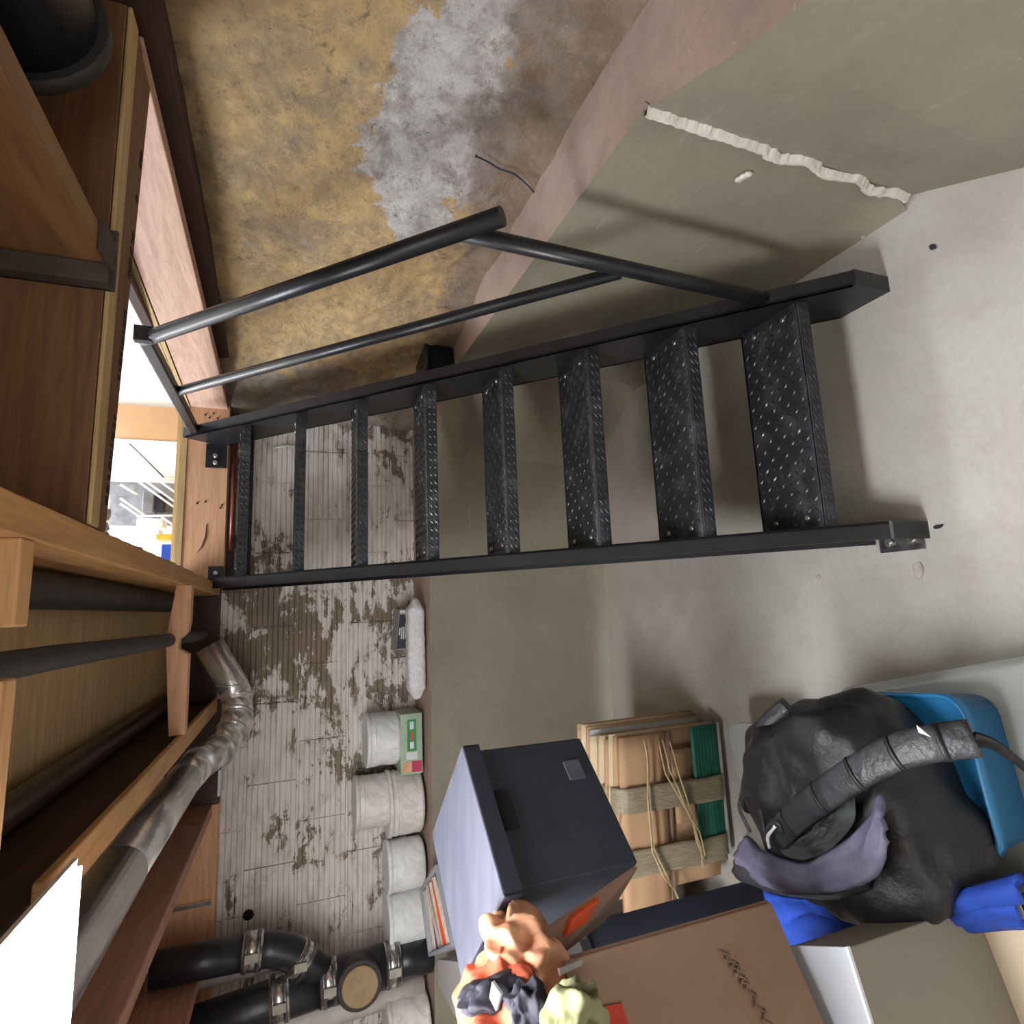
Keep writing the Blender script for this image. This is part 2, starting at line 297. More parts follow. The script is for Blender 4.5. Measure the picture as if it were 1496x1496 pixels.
# ------------------------------------------------------------------ geometry helpers
class MB:
    def __init__(s): s.v = []; s.f = []; s.sm = []
    def add(s, vs, fs, smooth=False):
        o = len(s.v); s.v += [Vector(v) for v in vs]; s.f += [tuple(i+o for i in f) for f in fs]; s.sm += [smooth]*len(fs); return s
    def hexa(s, p):   # 8 points: bottom loop 0-3, top loop 4-7
        return s.add(p, [(3,2,1,0),(4,5,6,7),(0,1,5,4),(1,2,6,5),(2,3,7,6),(3,0,4,7)])
    def box(s, x0, x1, y0, y1, z0, z1):
        return s.hexa([(x0,y0,z0),(x1,y0,z0),(x1,y1,z0),(x0,y1,z0),(x0,y0,z1),(x1,y0,z1),(x1,y1,z1),(x0,y1,z1)])
    def obox(s, c, sz, M3=None):
        M3 = M3 or Matrix.Identity(3); h = [x/2 for x in sz]; c = Vector(c)
        return s.hexa([c + M3 @ Vector((a*h[0], b*h[1], d*h[2])) for d in (-1,1) for a, b in ((-1,-1),(1,-1),(1,1),(-1,1))])
    def prism(s, loop, off):  # loop of 3D points extruded by vector
        off = Vector(off); n = len(loop); a = [Vector(p) for p in loop]
        return s.add(a + [p+off for p in a], [tuple(range(n))[::-1], tuple(range(n, 2*n))] + [(i, (i+1) % n, n+(i+1) % n, n+i) for i in range(n)])
    def tube(s, pts, r, n=12, cap=True, flat=1.0, up=None, smooth=True):
        pts = [Vector(p) for p in pts]; rs = r if isinstance(r, (list, tuple)) else [r]*len(pts)
        vs = []; prev = None
        for i, p in enumerate(pts):
            d = (pts[min(i+1, len(pts)-1)] - pts[max(i-1, 0)]).normalized()
            u = Vector(up) if up else (prev if prev else (Vector((0,0,1)) if abs(d.z) < .9 else Vector((1,0,0))))
            u = (u - d*u.dot(d)).normalized(); prev = u; w_ = d.cross(u)
            for k in range(n):
                a = 2*math.pi*k/n; vs.append(p + u*(math.sin(a)*rs[i]*flat) + w_*(math.cos(a)*rs[i]))
        fs = [(i*n+k, i*n+(k+1) % n, (i+1)*n+(k+1) % n, (i+1)*n+k) for i in range(len(pts)-1) for k in range(n)]
        s.add(vs, fs, smooth)
        if cap:
            o = len(s.v)-len(vs)
            s.f += [tuple(o+k for k in range(n))[::-1], tuple(o+(len(pts)-1)*n+k for k in range(n))]; s.sm += [False, False]
        return s
    def lathe(s, c, prof, n=28, axis=(0,0,1)):
        c = Vector(c); ax = Vector(axis).normalized(); u = ax.orthogonal().normalized(); w_ = ax.cross(u)
        vs = [c + ax*z + (u*math.cos(2*math.pi*k/n) + w_*math.sin(2*math.pi*k/n))*r for r, z in prof for k in range(n)]
        fs = [(i*n+k, i*n+(k+1) % n, (i+1)*n+(k+1) % n, (i+1)*n+k) for i in range(len(prof)-1) for k in range(n)]
        s.add(vs, fs, True); o = len(s.v)-len(vs)
        s.f += [tuple(o+k for k in range(n))[::-1], tuple(o+(len(prof)-1)*n+k for k in range(n))]; s.sm += [False, False]; return s
    def grid(s, fn, nu, nv, smooth=True):
        vs = [fn(i/nu, j/nv) for j in range(nv+1) for i in range(nu+1)]
        return s.add(vs, [(j*(nu+1)+i, j*(nu+1)+i+1, (j+1)*(nu+1)+i+1, (j+1)*(nu+1)+i) for j in range(nv) for i in range(nu)], smooth)
    def blob(s, c, sz, M3=None, e=.6, n=40, amp=.0, fr=6, seed=0):   # superellipsoid with folds
        M3 = M3 or Matrix.Identity(3); c = Vector(c)
        sg = lambda x, p: math.copysign(abs(x)**p, x)
        def fn(u, v):
            a = u*2*math.pi; b = (v-.5)*math.pi
            p = Vector((sg(math.cos(b), e)*sg(math.cos(a), e)*sz[0], sg(math.cos(b), e)*sg(math.sin(a), e)*sz[1], sg(math.sin(b), e)*sz[2]))
            q = p*fr + Vector((seed, seed*2, 0))
            d = noise.noise(q) + .5*noise.noise(q*2.3); return c + M3 @ (p + p.normalized()*d*amp)
        return s.grid(fn, n, n//2)
    def build(s, name, mat, parent=None, origin=None, bev=0):
        me = bpy.data.meshes.new(name)
        if parent is not None: org = wl(parent)
        elif origin is not None: org = Vector(origin)
        else:
            xs = [v.x for v in s.v]; ys = [v.y for v in s.v]; zs = [v.z for v in s.v]
            org = Vector(((min(xs)+max(xs))/2, (min(ys)+max(ys))/2, min(zs)))
        me.from_pydata([v-org for v in s.v], [], s.f)
        for p, q in zip(me.polygons, s.sm): p.use_smooth = q
        bm = bmesh.new(); bm.from_mesh(me); bmesh.ops.recalc_face_normals(bm, faces=bm.faces); bm.to_mesh(me); bm.free()
        me.materials.append(mat if not isinstance(mat, str) else M[mat])
        o = bpy.data.objects.new(name, me); C.collection.objects.link(o)
        if parent is not None: o.parent = parent
        else: o.location = org
        if bev:
            b = o.modifiers.new('bevel', 'BEVEL'); b.width = bev; b.segments = 2; b.limit_method = 'ANGLE'
        return o
def wl(o):
    p = Vector(o.location)
    while o.parent: o = o.parent; p += Vector(o.location)
    return p
def tag(o, label, cat, group=None, kind=None):
    if label: o['label'] = label
    if cat: o['category'] = cat
    if group: o['group'] = group
    if kind: o['kind'] = kind
    return o
def thing(name, loc, label=None, cat=None, group=None, kind=None):
    o = bpy.data.objects.new(name, None); C.collection.objects.link(o); o.location = loc; o.empty_display_size = .1
    return tag(o, label, cat, group, kind)
def struct(o): o['kind'] = 'structure'; return o
def rz(a): return Matrix.Rotation(a, 3, 'Z')
def nz(x, y, z=0): return noise.noise(Vector((x, y, z)))

FL = -H
# ------------------------------------------------------------------ floor
def ffn(u, v):
    x = -2.4 + u*3.9; y = -2.0 + v*4.95
    return Vector((x, y, FL + .004*nz(x*2, y*2)))
m = MB().grid(ffn, 60, 70); struct(m.build('floor', 'floor', origin=(0,0,FL)))
# ------------------------------------------------------------------ knee wall with its ledge
foot = [(.70,-2.0),(.72,.05),(.885,.625),(1.0,.87),(1.0,2.15),(.70,2.56),(-2.3,2.60)]
top  = [(.70,-2.0),(.73,.05),(.90,.60),(1.0,.86),(1.0,2.15),(.72,2.56),(-2.3,2.585)]
ztop = [-.72,-.72,-.69,-.655,-.615,-.575,-.562]
backp = [(1.30,-2.0),(1.30,.05),(1.28,.60),(1.27,.95),(1.25,2.25),(1.1,2.96),(-2.3,2.96)]
kw = thing('wall_knee', (.6,2.6,FL), kind='structure')
def lerp(a, b, t): return a+(b-a)*t
m = MB()
SEG = [(i, (i+1)) for i in range(6)]
for a, b in SEG:
    def kf(u, v, a=a, b=b):
        x = lerp(lerp(foot[a][0], foot[b][0], u), lerp(top[a][0], top[b][0], u), v); y = lerp(lerp(foot[a][1], foot[b][1], u), lerp(top[a][1], top[b][1], u), v)
        zt = lerp(ztop[a], ztop[b], u); z = lerp(FL-.02, zt, v)
        d = .004*nz(x*3+y*3, z*3, 2) if 0 < v < 1 else 0
        co = .035*max(0, 1-(z-FL)/.07)**2 if a >= 3 else 0
        return Vector((x-d-co*(1 if a <= 3 else .2), y-d-co*(0 if a <= 3 else 1), z))
    m.grid(kf, 24, 20)
m.build('parging', 'knee', kw)
m = MB()
for a, b in SEG:
    def lf(u, v, a=a, b=b):
        x = lerp(lerp(top[a][0], top[b][0], u), lerp(backp[a][0], backp[b][0], u), v); y = lerp(lerp(top[a][1], top[b][1], u), lerp(backp[a][1], backp[b][1], u), v)
        z = lerp(ztop[a], ztop[b], u) + (.006*nz(x*9, y*9, 1) + .012*v if v > 0 else 0)
        return Vector((x, y, z))
    m.grid(lf, 30, 6)
m.build('ledge_top', 'ledge', kw)
# ragged white mortar ridge down the angle of the knee wall
m = MB(); P0 = Vector((.995,.85,-.655)); P1 = Vector((.99,.865,FL+.01)); n = 110
for sgn in (0,):
    pts = []
    for i in range(n+1):
        t = i/n; p = P0.lerp(P1, t); wd = .006 + .014*abs(nz(i*.22, 3)) + .004*random.random(); off = .016*nz(i*.09, 7) + .005*nz(i*.4,5)
        pts += [p + Vector((-.002, -wd+off-.006, 0)), p + Vector((-.016, off-.4*wd, 0)), p + Vector((-.014, off+.3*wd, 0)), p + Vector((-.001, wd+off, 0)), p+Vector((.02, off, 0))]
    m.add(pts, [(i*5+k, i*5+(k+1) % 5, (i+1)*5+(k+1) % 5, (i+1)*5+k) for i in range(n) for k in range(5)])
m.build('mortar_ridge', 'mortar', kw)
# mortar lumps on the wall and ledge
m = MB()
for px, py in ((1080,262),(1086,258),(1092,255)):
    p = onx(px, py, .992); m.blob(p, (.006,.009,.010), n=8, amp=.003, fr=60)
m.build('mortar_smear', 'mortar', kw)
m = MB()
p = onz(1210,498,-1.1)
m.build('wall_chip', 'mortar', kw) if m.v else None

# ------------------------------------------------------------------ rough ochre side wall above the ledge
path = [(1.30,-2.0),(1.28,-.6),(1.25,.6),(1.215,1.4),(1.13,2.05),(1.01,2.62),(.965,2.80),(.93,2.93)]
def pth(t):
    t *= len(path)-1; i = min(int(t), len(path)-2); f = t-i
    p = [Vector(path[max(0,min(len(path)-1,k))]) for k in (i-1,i,i+1,i+2)]
    return .5*((2*p[1]) + (p[2]-p[0])*f + (2*p[0]-5*p[1]+4*p[2]-p[3])*f*f + (3*p[1]-p[0]-3*p[2]+p[3])*f**3)
def wf(u, v):
    q = pth(u); z = -.74 + v*1.12
    d = .022*nz(q.y*3, z*3, 1) + .012*nz(q.y*9, z*9, 4) + .006*nz(q.y*28, z*28, 9) + .003*nz(q.y*60, z*60, 2)
    foot_ = .05*max(0, 1-(z+.72)/.14)
    return Vector((q.x - d - foot_, q.y, z))
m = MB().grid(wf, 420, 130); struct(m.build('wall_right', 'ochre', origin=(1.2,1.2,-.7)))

# ------------------------------------------------------------------ back wall of scored clay tiles
wb = thing('wall_back', (0,2.9,-.6), kind='structure')
TW, TH = .335, .211
def tile_mesh(wd, seed):
    random.seed(seed); ng = 9; prof = []
    for k in range(ng):
        z0 = -TH/2 + .004 + k*(TH-.008)/ng; z1 = z0 + (TH-.008)/ng
        prof += [(0.0055, z0), (-.0005, z0+.0035), (-.001+random.uniform(-.0012,.0012), z1-.0035), (.0055, z1)]
    vs = []
    nx = 7
    for i in range(nx):
        x = -wd/2+.003 + (wd-.006)*i/(nx-1)
        for y, z in prof: vs.append((x, y + random.uniform(-.0007,.0007), z+random.uniform(-.0004,.0004)))
    P_ = len(prof); fs = [(i*P_+k, (i+1)*P_+k, (i+1)*P_+k+1, i*P_+k+1) for i in range(nx-1) for k in range(P_-1)]
    o = len(vs)
    for x in (-wd/2+.003, wd/2-.003):
        vs += [(x, .03, -TH/2+.004), (x, .03, TH/2-.004)]
    fs += [tuple([o] + list(range(P_)) + [o+1]), tuple([o+3] + [(nx-1)*P_+k for k in range(P_)][::-1] + [o+2])]
    fs += [(o, o+2, (nx-1)*P_, 0), (o+1, P_-1, nx*P_-1, o+3)]
    me = bpy.data.meshes.new('clay_tile'); me.from_pydata(vs, [], fs); me.materials.append(M['tile'])
    bm = bmesh.new(); bm.from_mesh(me); bmesh.ops.recalc_face_normals(bm, faces=bm.faces); bm.to_mesh(me); bm.free()
    return me
tms = [tile_mesh(TW, s) for s in range(5)]
base = wl(wb); rnd = random.Random(3)
for row in range(5):
    zc = -.665 + TH*(row+.5) + .0
    off = (0.632 if row % 2 else .617-.16)
    for k in range(-9, 3):
        xc = off + TW*(k+.5)
        if xc - TW/2 > .96 or xc < -2.3: continue
        o = bpy.data.objects.new('clay_tile', tms[rnd.randrange(5)]); C.collection.objects.link(o); o.parent = wb
        o.location = Vector((xc, 2.878 + rnd.uniform(-.003,.003), zc)) - base
        o.rotation_euler = (rnd.uniform(-.006,.006), rnd.uniform(-.006,.006), rnd.uniform(-.004,.004))
MB().box(-2.4,1.3,2.888,3.0,-1.5,.30).build('mortar_bed', 'tile', wb)
random.seed(11)
# ------------------------------------------------------------------ other walls (outside the picture)
struct(MB().box(-2.5,-2.4,-2.0,3.0,FL,.5).build('wall_left', 'plain_wall'))

# ------------------------------------------------------------------ ceiling: subfloor, joists, headers
ce = thing('ceiling', (0,1,.3), kind='structure')
def board(name, mat, x0, x1, y0, y1, z0=.30, z1=.48, bev=.003): return MB().box(x0,x1,y0,y1,z0,z1).build(name, mat, ce, bev=bev)
# plywood sheets around the stair opening
for x0, x1, y0, y1 in ((.158,1.35,-2.0,.4),(.158,1.35,.404,1.13),(-.55,.156,-2,.6),(-.55,.156,.604,2.95),(-1.3,-.554,-2,.9),(-1.3,-.554,.904,2.95),(-2.4,-1.304,-2,2.95),(.16,1.5,2.845,3.05)):
    board('plywood_sheet', 'ply', x0, x1, y0, y1, .482, .502, 0)
board('trimmer_joist', 'wood', .106,.154,-2,2.80)
board('joist', 'redjoist', -.80,-.755,-2,2.84)['label'] = 'reddish brown joist beside the metal duct'
board('joist', 'redjoist', -1.335,-1.29,-2,2.84)
board('joist', 'redjoist', -1.90,-1.855,-2,2.84)
board('joist', 'darkwood', -.375,-.340,-2,2.80,.305,.48)['label'] = 'dark stained joist'
board('sister_strip', 'wood', -.378,-.322,.97,2.80,.292,.306)
board('tail_joist', 'dimwood', .585,.63,-2,1.055)
# near header: shade-browned ply toward the room, pale bottom, darker stamped ply next to the opening
def slab(name, mat, ya, yb, ya2, yb2, z0, z1, xa=.156, xb=1.12):
    return MB().hexa([(xa,ya,z0),(xb,ya2,z0),(xb,yb2,z0),(xa,yb,z0),(xa,ya,z1),(xb,ya2,z1),(xb,yb2,z1),(xa,yb,z1)]).build(name, mat, ce, bev=.002)
slab('near_header', 'brownx', 1.058,1.100,1.062,1.112,.306,.48)
slab('pale_edge_strip', 'ply', 1.060,1.100,1.064,1.112,.298,.305)
slab('near_header', 'brownx', 1.101,1.145,1.113,1.225,.300,.48)
st = MB(); x = .20
while x < .92:
    wdt = random.choice((.005,.008,.011,.015)); yy = lerp(1.126, 1.200, (x-.156)/.964)
    st.hexa([(x,yy,.2985),(x+wdt,yy,.2985),(x+wdt,yy+.012,.2985),(x,yy+.012,.2985),(x,yy,.3005),(x+wdt,yy,.3005),(x+wdt,yy+.012,.3005),(x,yy+.012,.3005)])
    x += wdt + (.07 if random.random() < .12 else random.choice((.004,.006,.009)))
st.build('stamped_lettering', 'ink', ce)
# hanger at the tail joist
h = MB(); h.box(.55,.583,1.03,1.060,.295,.48); h.box(.55,.66,1.055,1.0615,.29,.48); h.box(.58,.635,.99,1.06,.292,.299); h.build('joist_hanger', 'hanger', ce, bev=.001)
# short blocks between trimmer and dark joist
board('blocking', 'woodx', .002,.106,.83,.87,.300,.47)
board('blocking', 'woodx', -.335,-.056,.815,.855,.300,.47)
b = MB(); pr = [(.106,.285),(.0,.285),(-.03,.290),(-.052,.312),(-.078,.312),(-.095,.285),(-.320,.285),(-.32,.325),(-.05,.345),(.106,.325)]
b.prism([(x, 1.955, z) for x, z in pr], (0,.045,0)); b.build('blocking', 'header', ce)
# far header, side trimmer board, sill
hd = MB(); hd.prism([(.156,2.79,.285),(.965,2.79,.287),(.965,2.79,.452),(.156,2.79,.452)], (0,.05,0)); hd.build('far_header', 'header', ce, bev=.003)
hd = MB(); hd.prism([(.156,2.785,.452),(.965,2.785,.452),(.965,2.785,.478),(.156,2.785,.478)], (0,.06,0)); hd.build('plywood_edge', 'ply', ce)
sb = MB(); sb.hexa([(.945,2.80,.295),(1.105,1.15,.300),(1.15,1.15,.300),(.99,2.80,.295),(.945,2.80,.445),(1.105,1.15,.455),(1.15,1.15,.455),(.99,2.80,.445)])
sb.build('side_trimmer_board', 'pink', ce, bev=.003)
sb = MB(); sb.hexa([(.941,2.80,.448),(1.101,1.15,.458),(1.15,1.15,.458),(.99,2.80,.448),(.941,2.80,.462),(1.101,1.15,.474),(1.15,1.15,.474),(.99,2.80,.462)])
sb.build('plywood_edge', 'ply', ce)
sb = MB(); sb.hexa([(.941,2.80,.464),(1.101,1.15,.476),(1.15,1.15,.476),(.99,2.80,.464),(.941,2.80,.482),(1.101,1.15,.494),(1.15,1.15,.494),(.99,2.80,.482)])
sb.build('plywood_edge', 'ply', ce)
sb = MB(); sb.hexa([(1.012,2.85,.262),(1.185,1.0,.262),(1.36,1.0,.262),(1.2,2.85,.262),(1.012,2.85,.50),(1.185,1.0,.50),(1.36,1.0,.50),(1.2,2.85,.50)])  # sill dropped below the board as a dark strip for the recess shadow
sb.build('sill_and_shade', 'darkwood', ce)
board('sill_and_shade', 'darkwood', 1.19,1.36,-2,1.0,.262,.50)
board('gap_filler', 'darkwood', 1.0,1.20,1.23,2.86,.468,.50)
board('sill_and_shade', 'darkwood', -.33,.15,2.80,2.99,.30,.48)
board('rim_board', 'header', -1.86,-.756,2.845,2.99,.275,.48)
board('rim_board', 'darkwood', -.755,-.34,2.845,2.99,.275,.48)
board('mud_sill', 'darkwood', .15,.99,2.845,2.99,.255,.285)
# crumbling edge along the opening side of the trimmer
m = MB(); n = 90; pts = []
for i in range(n+1):
    y = 1.15 + 1.64*i/n; a = .010+.008*abs(nz(i*.5,1)); b_ = .010*nz(i*.7,2)
    pts += [(.155,y,.318),(.155+a,y,.322+b_*.4),(.157+a*1.2,y,.345+b_),(.155,y,.36)]
m.add(pts, [(i*4+k, i*4+(k+1) % 4, (i+1)*4+(k+1) % 4, (i+1)*4+k) for i in range(n) for k in range(4)])
m.build('crumbling_edge', 'crumb', ce)
m = MB()
for i in range(10):
    m.blob((.165+random.uniform(0,.03), 1.155+random.uniform(0,.06), .325+random.uniform(-.01,.03)), (.010,.010,.009), n=8, amp=.006, fr=60, seed=i)
t = m.build('plaster_crumbs', 'mortar', ce); t['kind'] = 'stuff'
# rows of nail heads on the far header
m = MB()
for px, py in ((300,606),(306,610),(312,604),(318,611),(288,735),(300,733),(324,738),(322,742)):
    p = ony(px, py, 2.788); m.obox(p, (.008,.003,.006))
m.build('nail_holes', 'ink', ce)
m = MB(); pa = [ony(x, y, 2.788) for x, y in ((302,765),(300,785),(294,800),(287,808))]
m.tube(pa, [.001,.004,.003,.001], 6); m.build('resin_streak', 'brown', ce)

# ------------------------------------------------------------------ ceiling light
lp = thing('ceiling_light', (-.8,.93,.27), 'long glowing light panel under the joists, lower left corner of the photo', 'light')
MB().box(-1.5,-.300,.69,.970,.258,.264).build('housing', 'gwhite', lp)
MB().box(-1.49,-.307,.695,.960,.250,.258).build('diffuser', 'panel', lp)

# ------------------------------------------------------------------ staircase
sc = thing('staircase', (.47,1.0,FL), 'black steel staircase with diamond plate treads and a pipe handrail, rising to the ceiling opening', 'stairs')
XL, XR = .166, .776
side = [(.95,FL),(1.087,FL),(2.785,.282),(2.785,.345),(2.70,.455),(.95,-1.325)]
def lineoff(a, b, d): # inset helper in (y,z)
    v = Vector(b)-Vector(a); n_ = Vector((-v.y, v.x)).normalized()*d; return Vector(a)+n_, Vector(b)+n_
for sx, x0 in ((-1, XL), (1, XR)):
    m = MB(); m.prism([(x0, y, z) for y, z in side], (sx*.007,0,0))
    s_ = m.build('stringer', 'black_steel', sc)
    fl = MB()
    a, b_ = (.95,-1.325), (2.70,.455)
    ao, bo = lineoff(a, b_, -.008); fl.prism([(x0, *a), (x0, *b_), (x0, *bo), (x0, *ao)], (sx*.042,0,0))
    a, b_ = (1.087,FL), (2.785,.282)
    ao, bo = lineoff(a, b_, .008); fl.prism([(x0, *a), (x0, *b_), (x0, *bo), (x0, *ao)], (sx*.042,0,0))
    fl.build('flange', 'black_steel', s_)
for sx, x0 in ((-1, XL), (1, XR)):
    MB().box(min(x0,x0+sx*.042), max(x0,x0+sx*.042), .942,.950,FL,-1.325).build('end_plate', 'black_steel', sc)
for k in range(8):
    y0 = 1.053+.2015*k; z0 = -1.2419+.2076*k
    m = MB(); m.box(XL+.001, XR-.001, y0, y0+.206, z0-.005, z0); m.box(XL+.001, XR-.001, y0-.003, y0+.003, z0-.038, z0); m.box(XL+.001, XR-.001, y0+.201, y0+.206, z0-.038, z0)
    t = m.build('tread', 'tread', sc)
    lg = MB()
    for i in range(22):
        for j in range(8):
            cx = XL+.02+i*.0268; cy = y0+.018+j*.0245
            a = math.radians(42 if (i+j) % 2 else -42); u = Vector((math.cos(a), math.sin(a), 0)); q = Vector((-u.y, u.x, 0)); c_ = Vector((cx, cy, z0))
            L_ = .0095; W_ = .0034
            lg.add([c_+u*L_, c_+q*W_, c_-u*L_, c_-q*W_, c_+Vector((0,0,.0026))+u*.004, c_+Vector((0,0,.0026))-u*.004], [(0,1,4),(1,5,4),(1,2,5),(2,3,5),(3,4,5),(3,0,4)])
        for zz in (z0-.012, z0-.028):
            c_ = Vector((XL+.02+i*.0268, y0-.003, zz)); a = math.radians(40); u = Vector((math.cos(a), 0, math.sin(a))); q = Vector((-u.z, 0, u.x))
            lg.add([c_+u*.011, c_+q*.0032, c_-u*.011, c_-q*.0032, c_+Vector((0,-.0022,0))], [(0,1,4),(1,2,4),(2,3,4),(3,0,4)])
    l = lg.build('raised_lugs', 'lug', t); l['kind'] = 'stuff'
    for bx in (XL+.03, XR-.03):
        for by in (y0+.05, y0+.155): MB().lathe((bx, by, z0), [(.0075,0),(.0075,.003),(.005,.005)], 10).build('bolt', 'bolt', t)
# handrail
RX = .80
MB().tube([(RX,1.80,.415),(RX,1.0,-.39)], .021, 16).build('top_rail', 'black_steel', sc)
MB().tube([(RX,2.205,.395),(RX,1.105,-.735)], .0165, 14).build('mid_rail', 'black_steel', sc)
MB().tube([(RX,1.075,-.325),(RX,1.105,-1.215)], .019, 14).build('rail_post', 'black_steel', sc)
MB().box(RX-.018,RX+.018,1.775,2.70,.39,.425).build('rail_arm', 'black_steel', sc, bev=.004)
MB().box(RX-.022,RX+.022,1.755,1.778,.385,.43).build('end_cap', 'rubber', sc)
# brackets
br = MB().box(.668,.776,2.775,2.788,.292,.375).build('bracket', 'black_steel', sc)
for bx in (.69,.722): MB().lathe((bx,2.775,.335), [(.011,0),(.011,.006),(.007,.009)], 10, (0,-1,0)).build('bolt', 'bolt', br)
br = MB().box(.166,.23,2.775,2.788,.285,.345).build('bracket', 'black_steel', sc)
MB().lathe((.20,2.775,.315), [(.011,0),(.011,.006),(.007,.009)], 10, (0,-1,0)).build('bolt', 'bolt', br)
mbk = MB(); mbk.box(.100,.158,.955,1.07,FL,FL+.007); mbk.box(.152,.158,.955,1.07,FL,FL+.05)
br = mbk.build('bracket', 'bare', sc)
for by in (.98,1.04): MB().lathe((.125,by,FL+.006), [(.012,0),(.012,.008),(.008,.012)], 8).build('bolt', 'bolt', br)

# ------------------------------------------------------------------ black pail on the ledge behind the stair
can = thing('pail', (1.035,2.27,-.615), 'black round pail with a flat lid, on the ledge behind the staircase', 'bucket')
MB().lathe((1.035,2.27,-.62), [(.085,0),(.092,.02),(.095,.12)], 32).build('pail_body', 'hole', can)
MB().lathe((1.035,2.27,-.50), [(.100,0),(.100,.012),(.095,.016)], 32).build('lid', 'abs', can)

# ------------------------------------------------------------------ pipes in the ceiling bay
tag(MB().tube([(.058,-.9,.425),(.065,1.1,.42),(.07,2.35,.415)], .034, 18).build('drain_pipe', 'dullpipe'), 'thick dull black pipe in the joist bay, nearer the stair opening of the two', 'pipe')
tag(MB().tube([(-.05,-.9,.345),(-.046,1.1,.343),(-.052,2.0,.338),(-.055,2.62,.335)], .019, 16).build('drain_pipe', 'dullpipe'), 'thin dull black pipe resting in the notch of a wooden block between joists', 'pipe')
tag(MB().tube([(-.305,-.9,.44),(-.30,2.75,.44)], .028, 14).build('drain_pipe', 'brownpipe'), 'glossy dark brown pipe beside the dark stained joist', 'pipe')
tag(MB().tube([(.30,2.80,.262),(.86,2.80,.262)], .011, 10).build('water_pipe', 'copper'), 'thin red-brown pipe running behind the top stair tread under the orange header', 'pipe')
# black drum-like pipe in the dark bay by the side wall
p = thing('vent_pipe', (.86,.9,.33), 'fat glossy black pipe in the dark bay beside the side wall', 'pipe')
MB().tube([(.85,-.9,.38),(.85,.86,.38)], .10, 28).build('barrel', 'abs', p)
MB().tube([(.85,.86,.38),(.85,.885,.38)], .112, 28).build('collar', 'rubber', p)

# ------------------------------------------------------------------ metal duct
du = thing('duct', (-.5,2.3,.2), 'shiny galvanised metal duct running below the joists and turning up at the back wall', 'duct')
DX, DZ = -.503, .338
MB().tube([(DX-.04,-.4,DZ+.01),(DX-.03,.9,DZ),(DX-.02,1.55,DZ)], .055, 32).build('straight_section', 'galv', du)
MB().tube([(DX-.02,1.53,DZ),(DX-.01,2.3,DZ-.015)], .0525, 32).build('straight_section', 'galv', du)
el = [Vector(q) for q in ((DX-.01,2.28,DZ-.015),(-.495,2.40,.300),(-.475,2.50,.245),(-.43,2.58,.215),(-.37,2.63,.20),(-.31,2.655,.205),(-.26,2.66,.225),(-.10,2.66,.315))]
for i in range(5):
    a, b_ = el[i], el[i+1]; e_ = (b_-a)*.12
    MB().tube([a-e_, b_+e_], .0560, 28).build('elbow_gore', 'galv', du)
    d = (b_-a).normalized(); MB().tube([b_-d*.005, b_+d*.005], .0600, 28).build('elbow_bead', 'galv', du)
MB().tube([el[5]-(el[6]-el[5])*.3, el[6], el[7]], [.058,.058,.055], 28).build('upper_section', 'galv', du)
MB().tube([el[6]-Vector((.005,0,-.003)), el[6]+Vector((.006,0,.003))], .064, 28).build('band', 'galv', du)
tag(MB().box(-.70,-.60,2.74,2.83,.262,.272).build('metal_plate', 'gwhite'), 'small white plate under the joists beside the duct elbow', 'plate')
tag(MB().box(-1.13,-1.115,2.825,2.843,.29,.46).build('metal_strap', 'clamp'), 'small metal strap between the reddish joists near the tiled wall', 'strap')

# ------------------------------------------------------------------ black drain stack on the tiled wall
PY = 2.62
dr = thing('drain_stack', (-1.41,PY,-.56), 'black drain stack with a branch, steel clamps and a round tan cleanout', 'pipe')
r1 = .072
ax = lambda t: Vector((-1.40 - .025*(1-t), PY, lerp(-.50,.42,t)))
MB().tube([(-1.46,PY,.45),(-1.43,PY,.10),(-1.41,PY,-.12)], r1, 24).build('stack_pipe', 'abs', dr)
MB().tube([(-1.41,PY,-.12),(-1.40,PY,-.38)], r1*1.08, 24).build('tee_fitting', 'abs', dr)
MB().tube([(-1.40,PY,-.38),(-1.40,PY,-.56)], r1*.86, 24).build('stack_pipe', 'abs', dr)
MB().tube([(-1.225,PY,.45),(-1.235,PY,.12)], .060, 24).build('branch_pipe', 'abs', dr)
MB().tube([(-1.235,PY,.13),(-1.245,PY,.05),(-1.27,PY,-.01),(-1.32,PY,-.075),(-1.40,PY,-.15)], .060, 24).build('branch_elbow', 'abs', dr)
def clamp(a, b_, r):
    a, b_ = Vector(a), Vector(b_); c_ = MB().tube([a, b_], r+.006, 24).build('clamp', 'clamp', dr)
    d = (b_-a).normalized()
    for t in (.2,.8):
        p = a.lerp(b_, t); MB().tube([p-d*.007, p+d*.007], r+.009, 24).build('band', 'bare', c_)
    MB().obox((a+b_)/2+Vector((.01,-r-.012,0)), (.03,.012,.045)).build('screw_housing', 'clamp', c_)
clamp((-1.234,PY,.155), (-1.239,PY,.085), .060)
clamp((-1.285,PY,-.03), (-1.325,PY,-.075), .060)
clamp((-1.42,PY,.055), (-1.415,PY,-.015), r1)
clamp((-1.41,PY,-.125), (-1.405,PY,-.19), r1)
clamp((-1.40,PY,-.37), (-1.40,PY,-.43), r1)
MB().lathe((-1.405,PY-.03,-.265), [(.085,0),(.085,.06),(.080,.066)], 32, (.12,-1,0)).build('cleanout_hub', 'rubber', dr)
MB().lathe((-1.397,PY-.096,-.265), [(.068,0),(.068,.008),(.064,.011)], 32, (.12,-1,0)).build('cleanout_plug', 'cleanout', dr)
tag(MB().tube([(-1.33,2.74,.45),(-1.33,2.74,-.12)], .05, 18).build('vent_pipe', 'greypipe'), 'plain grey pipe on the tiled wall behind the black drain stack', 'pipe')
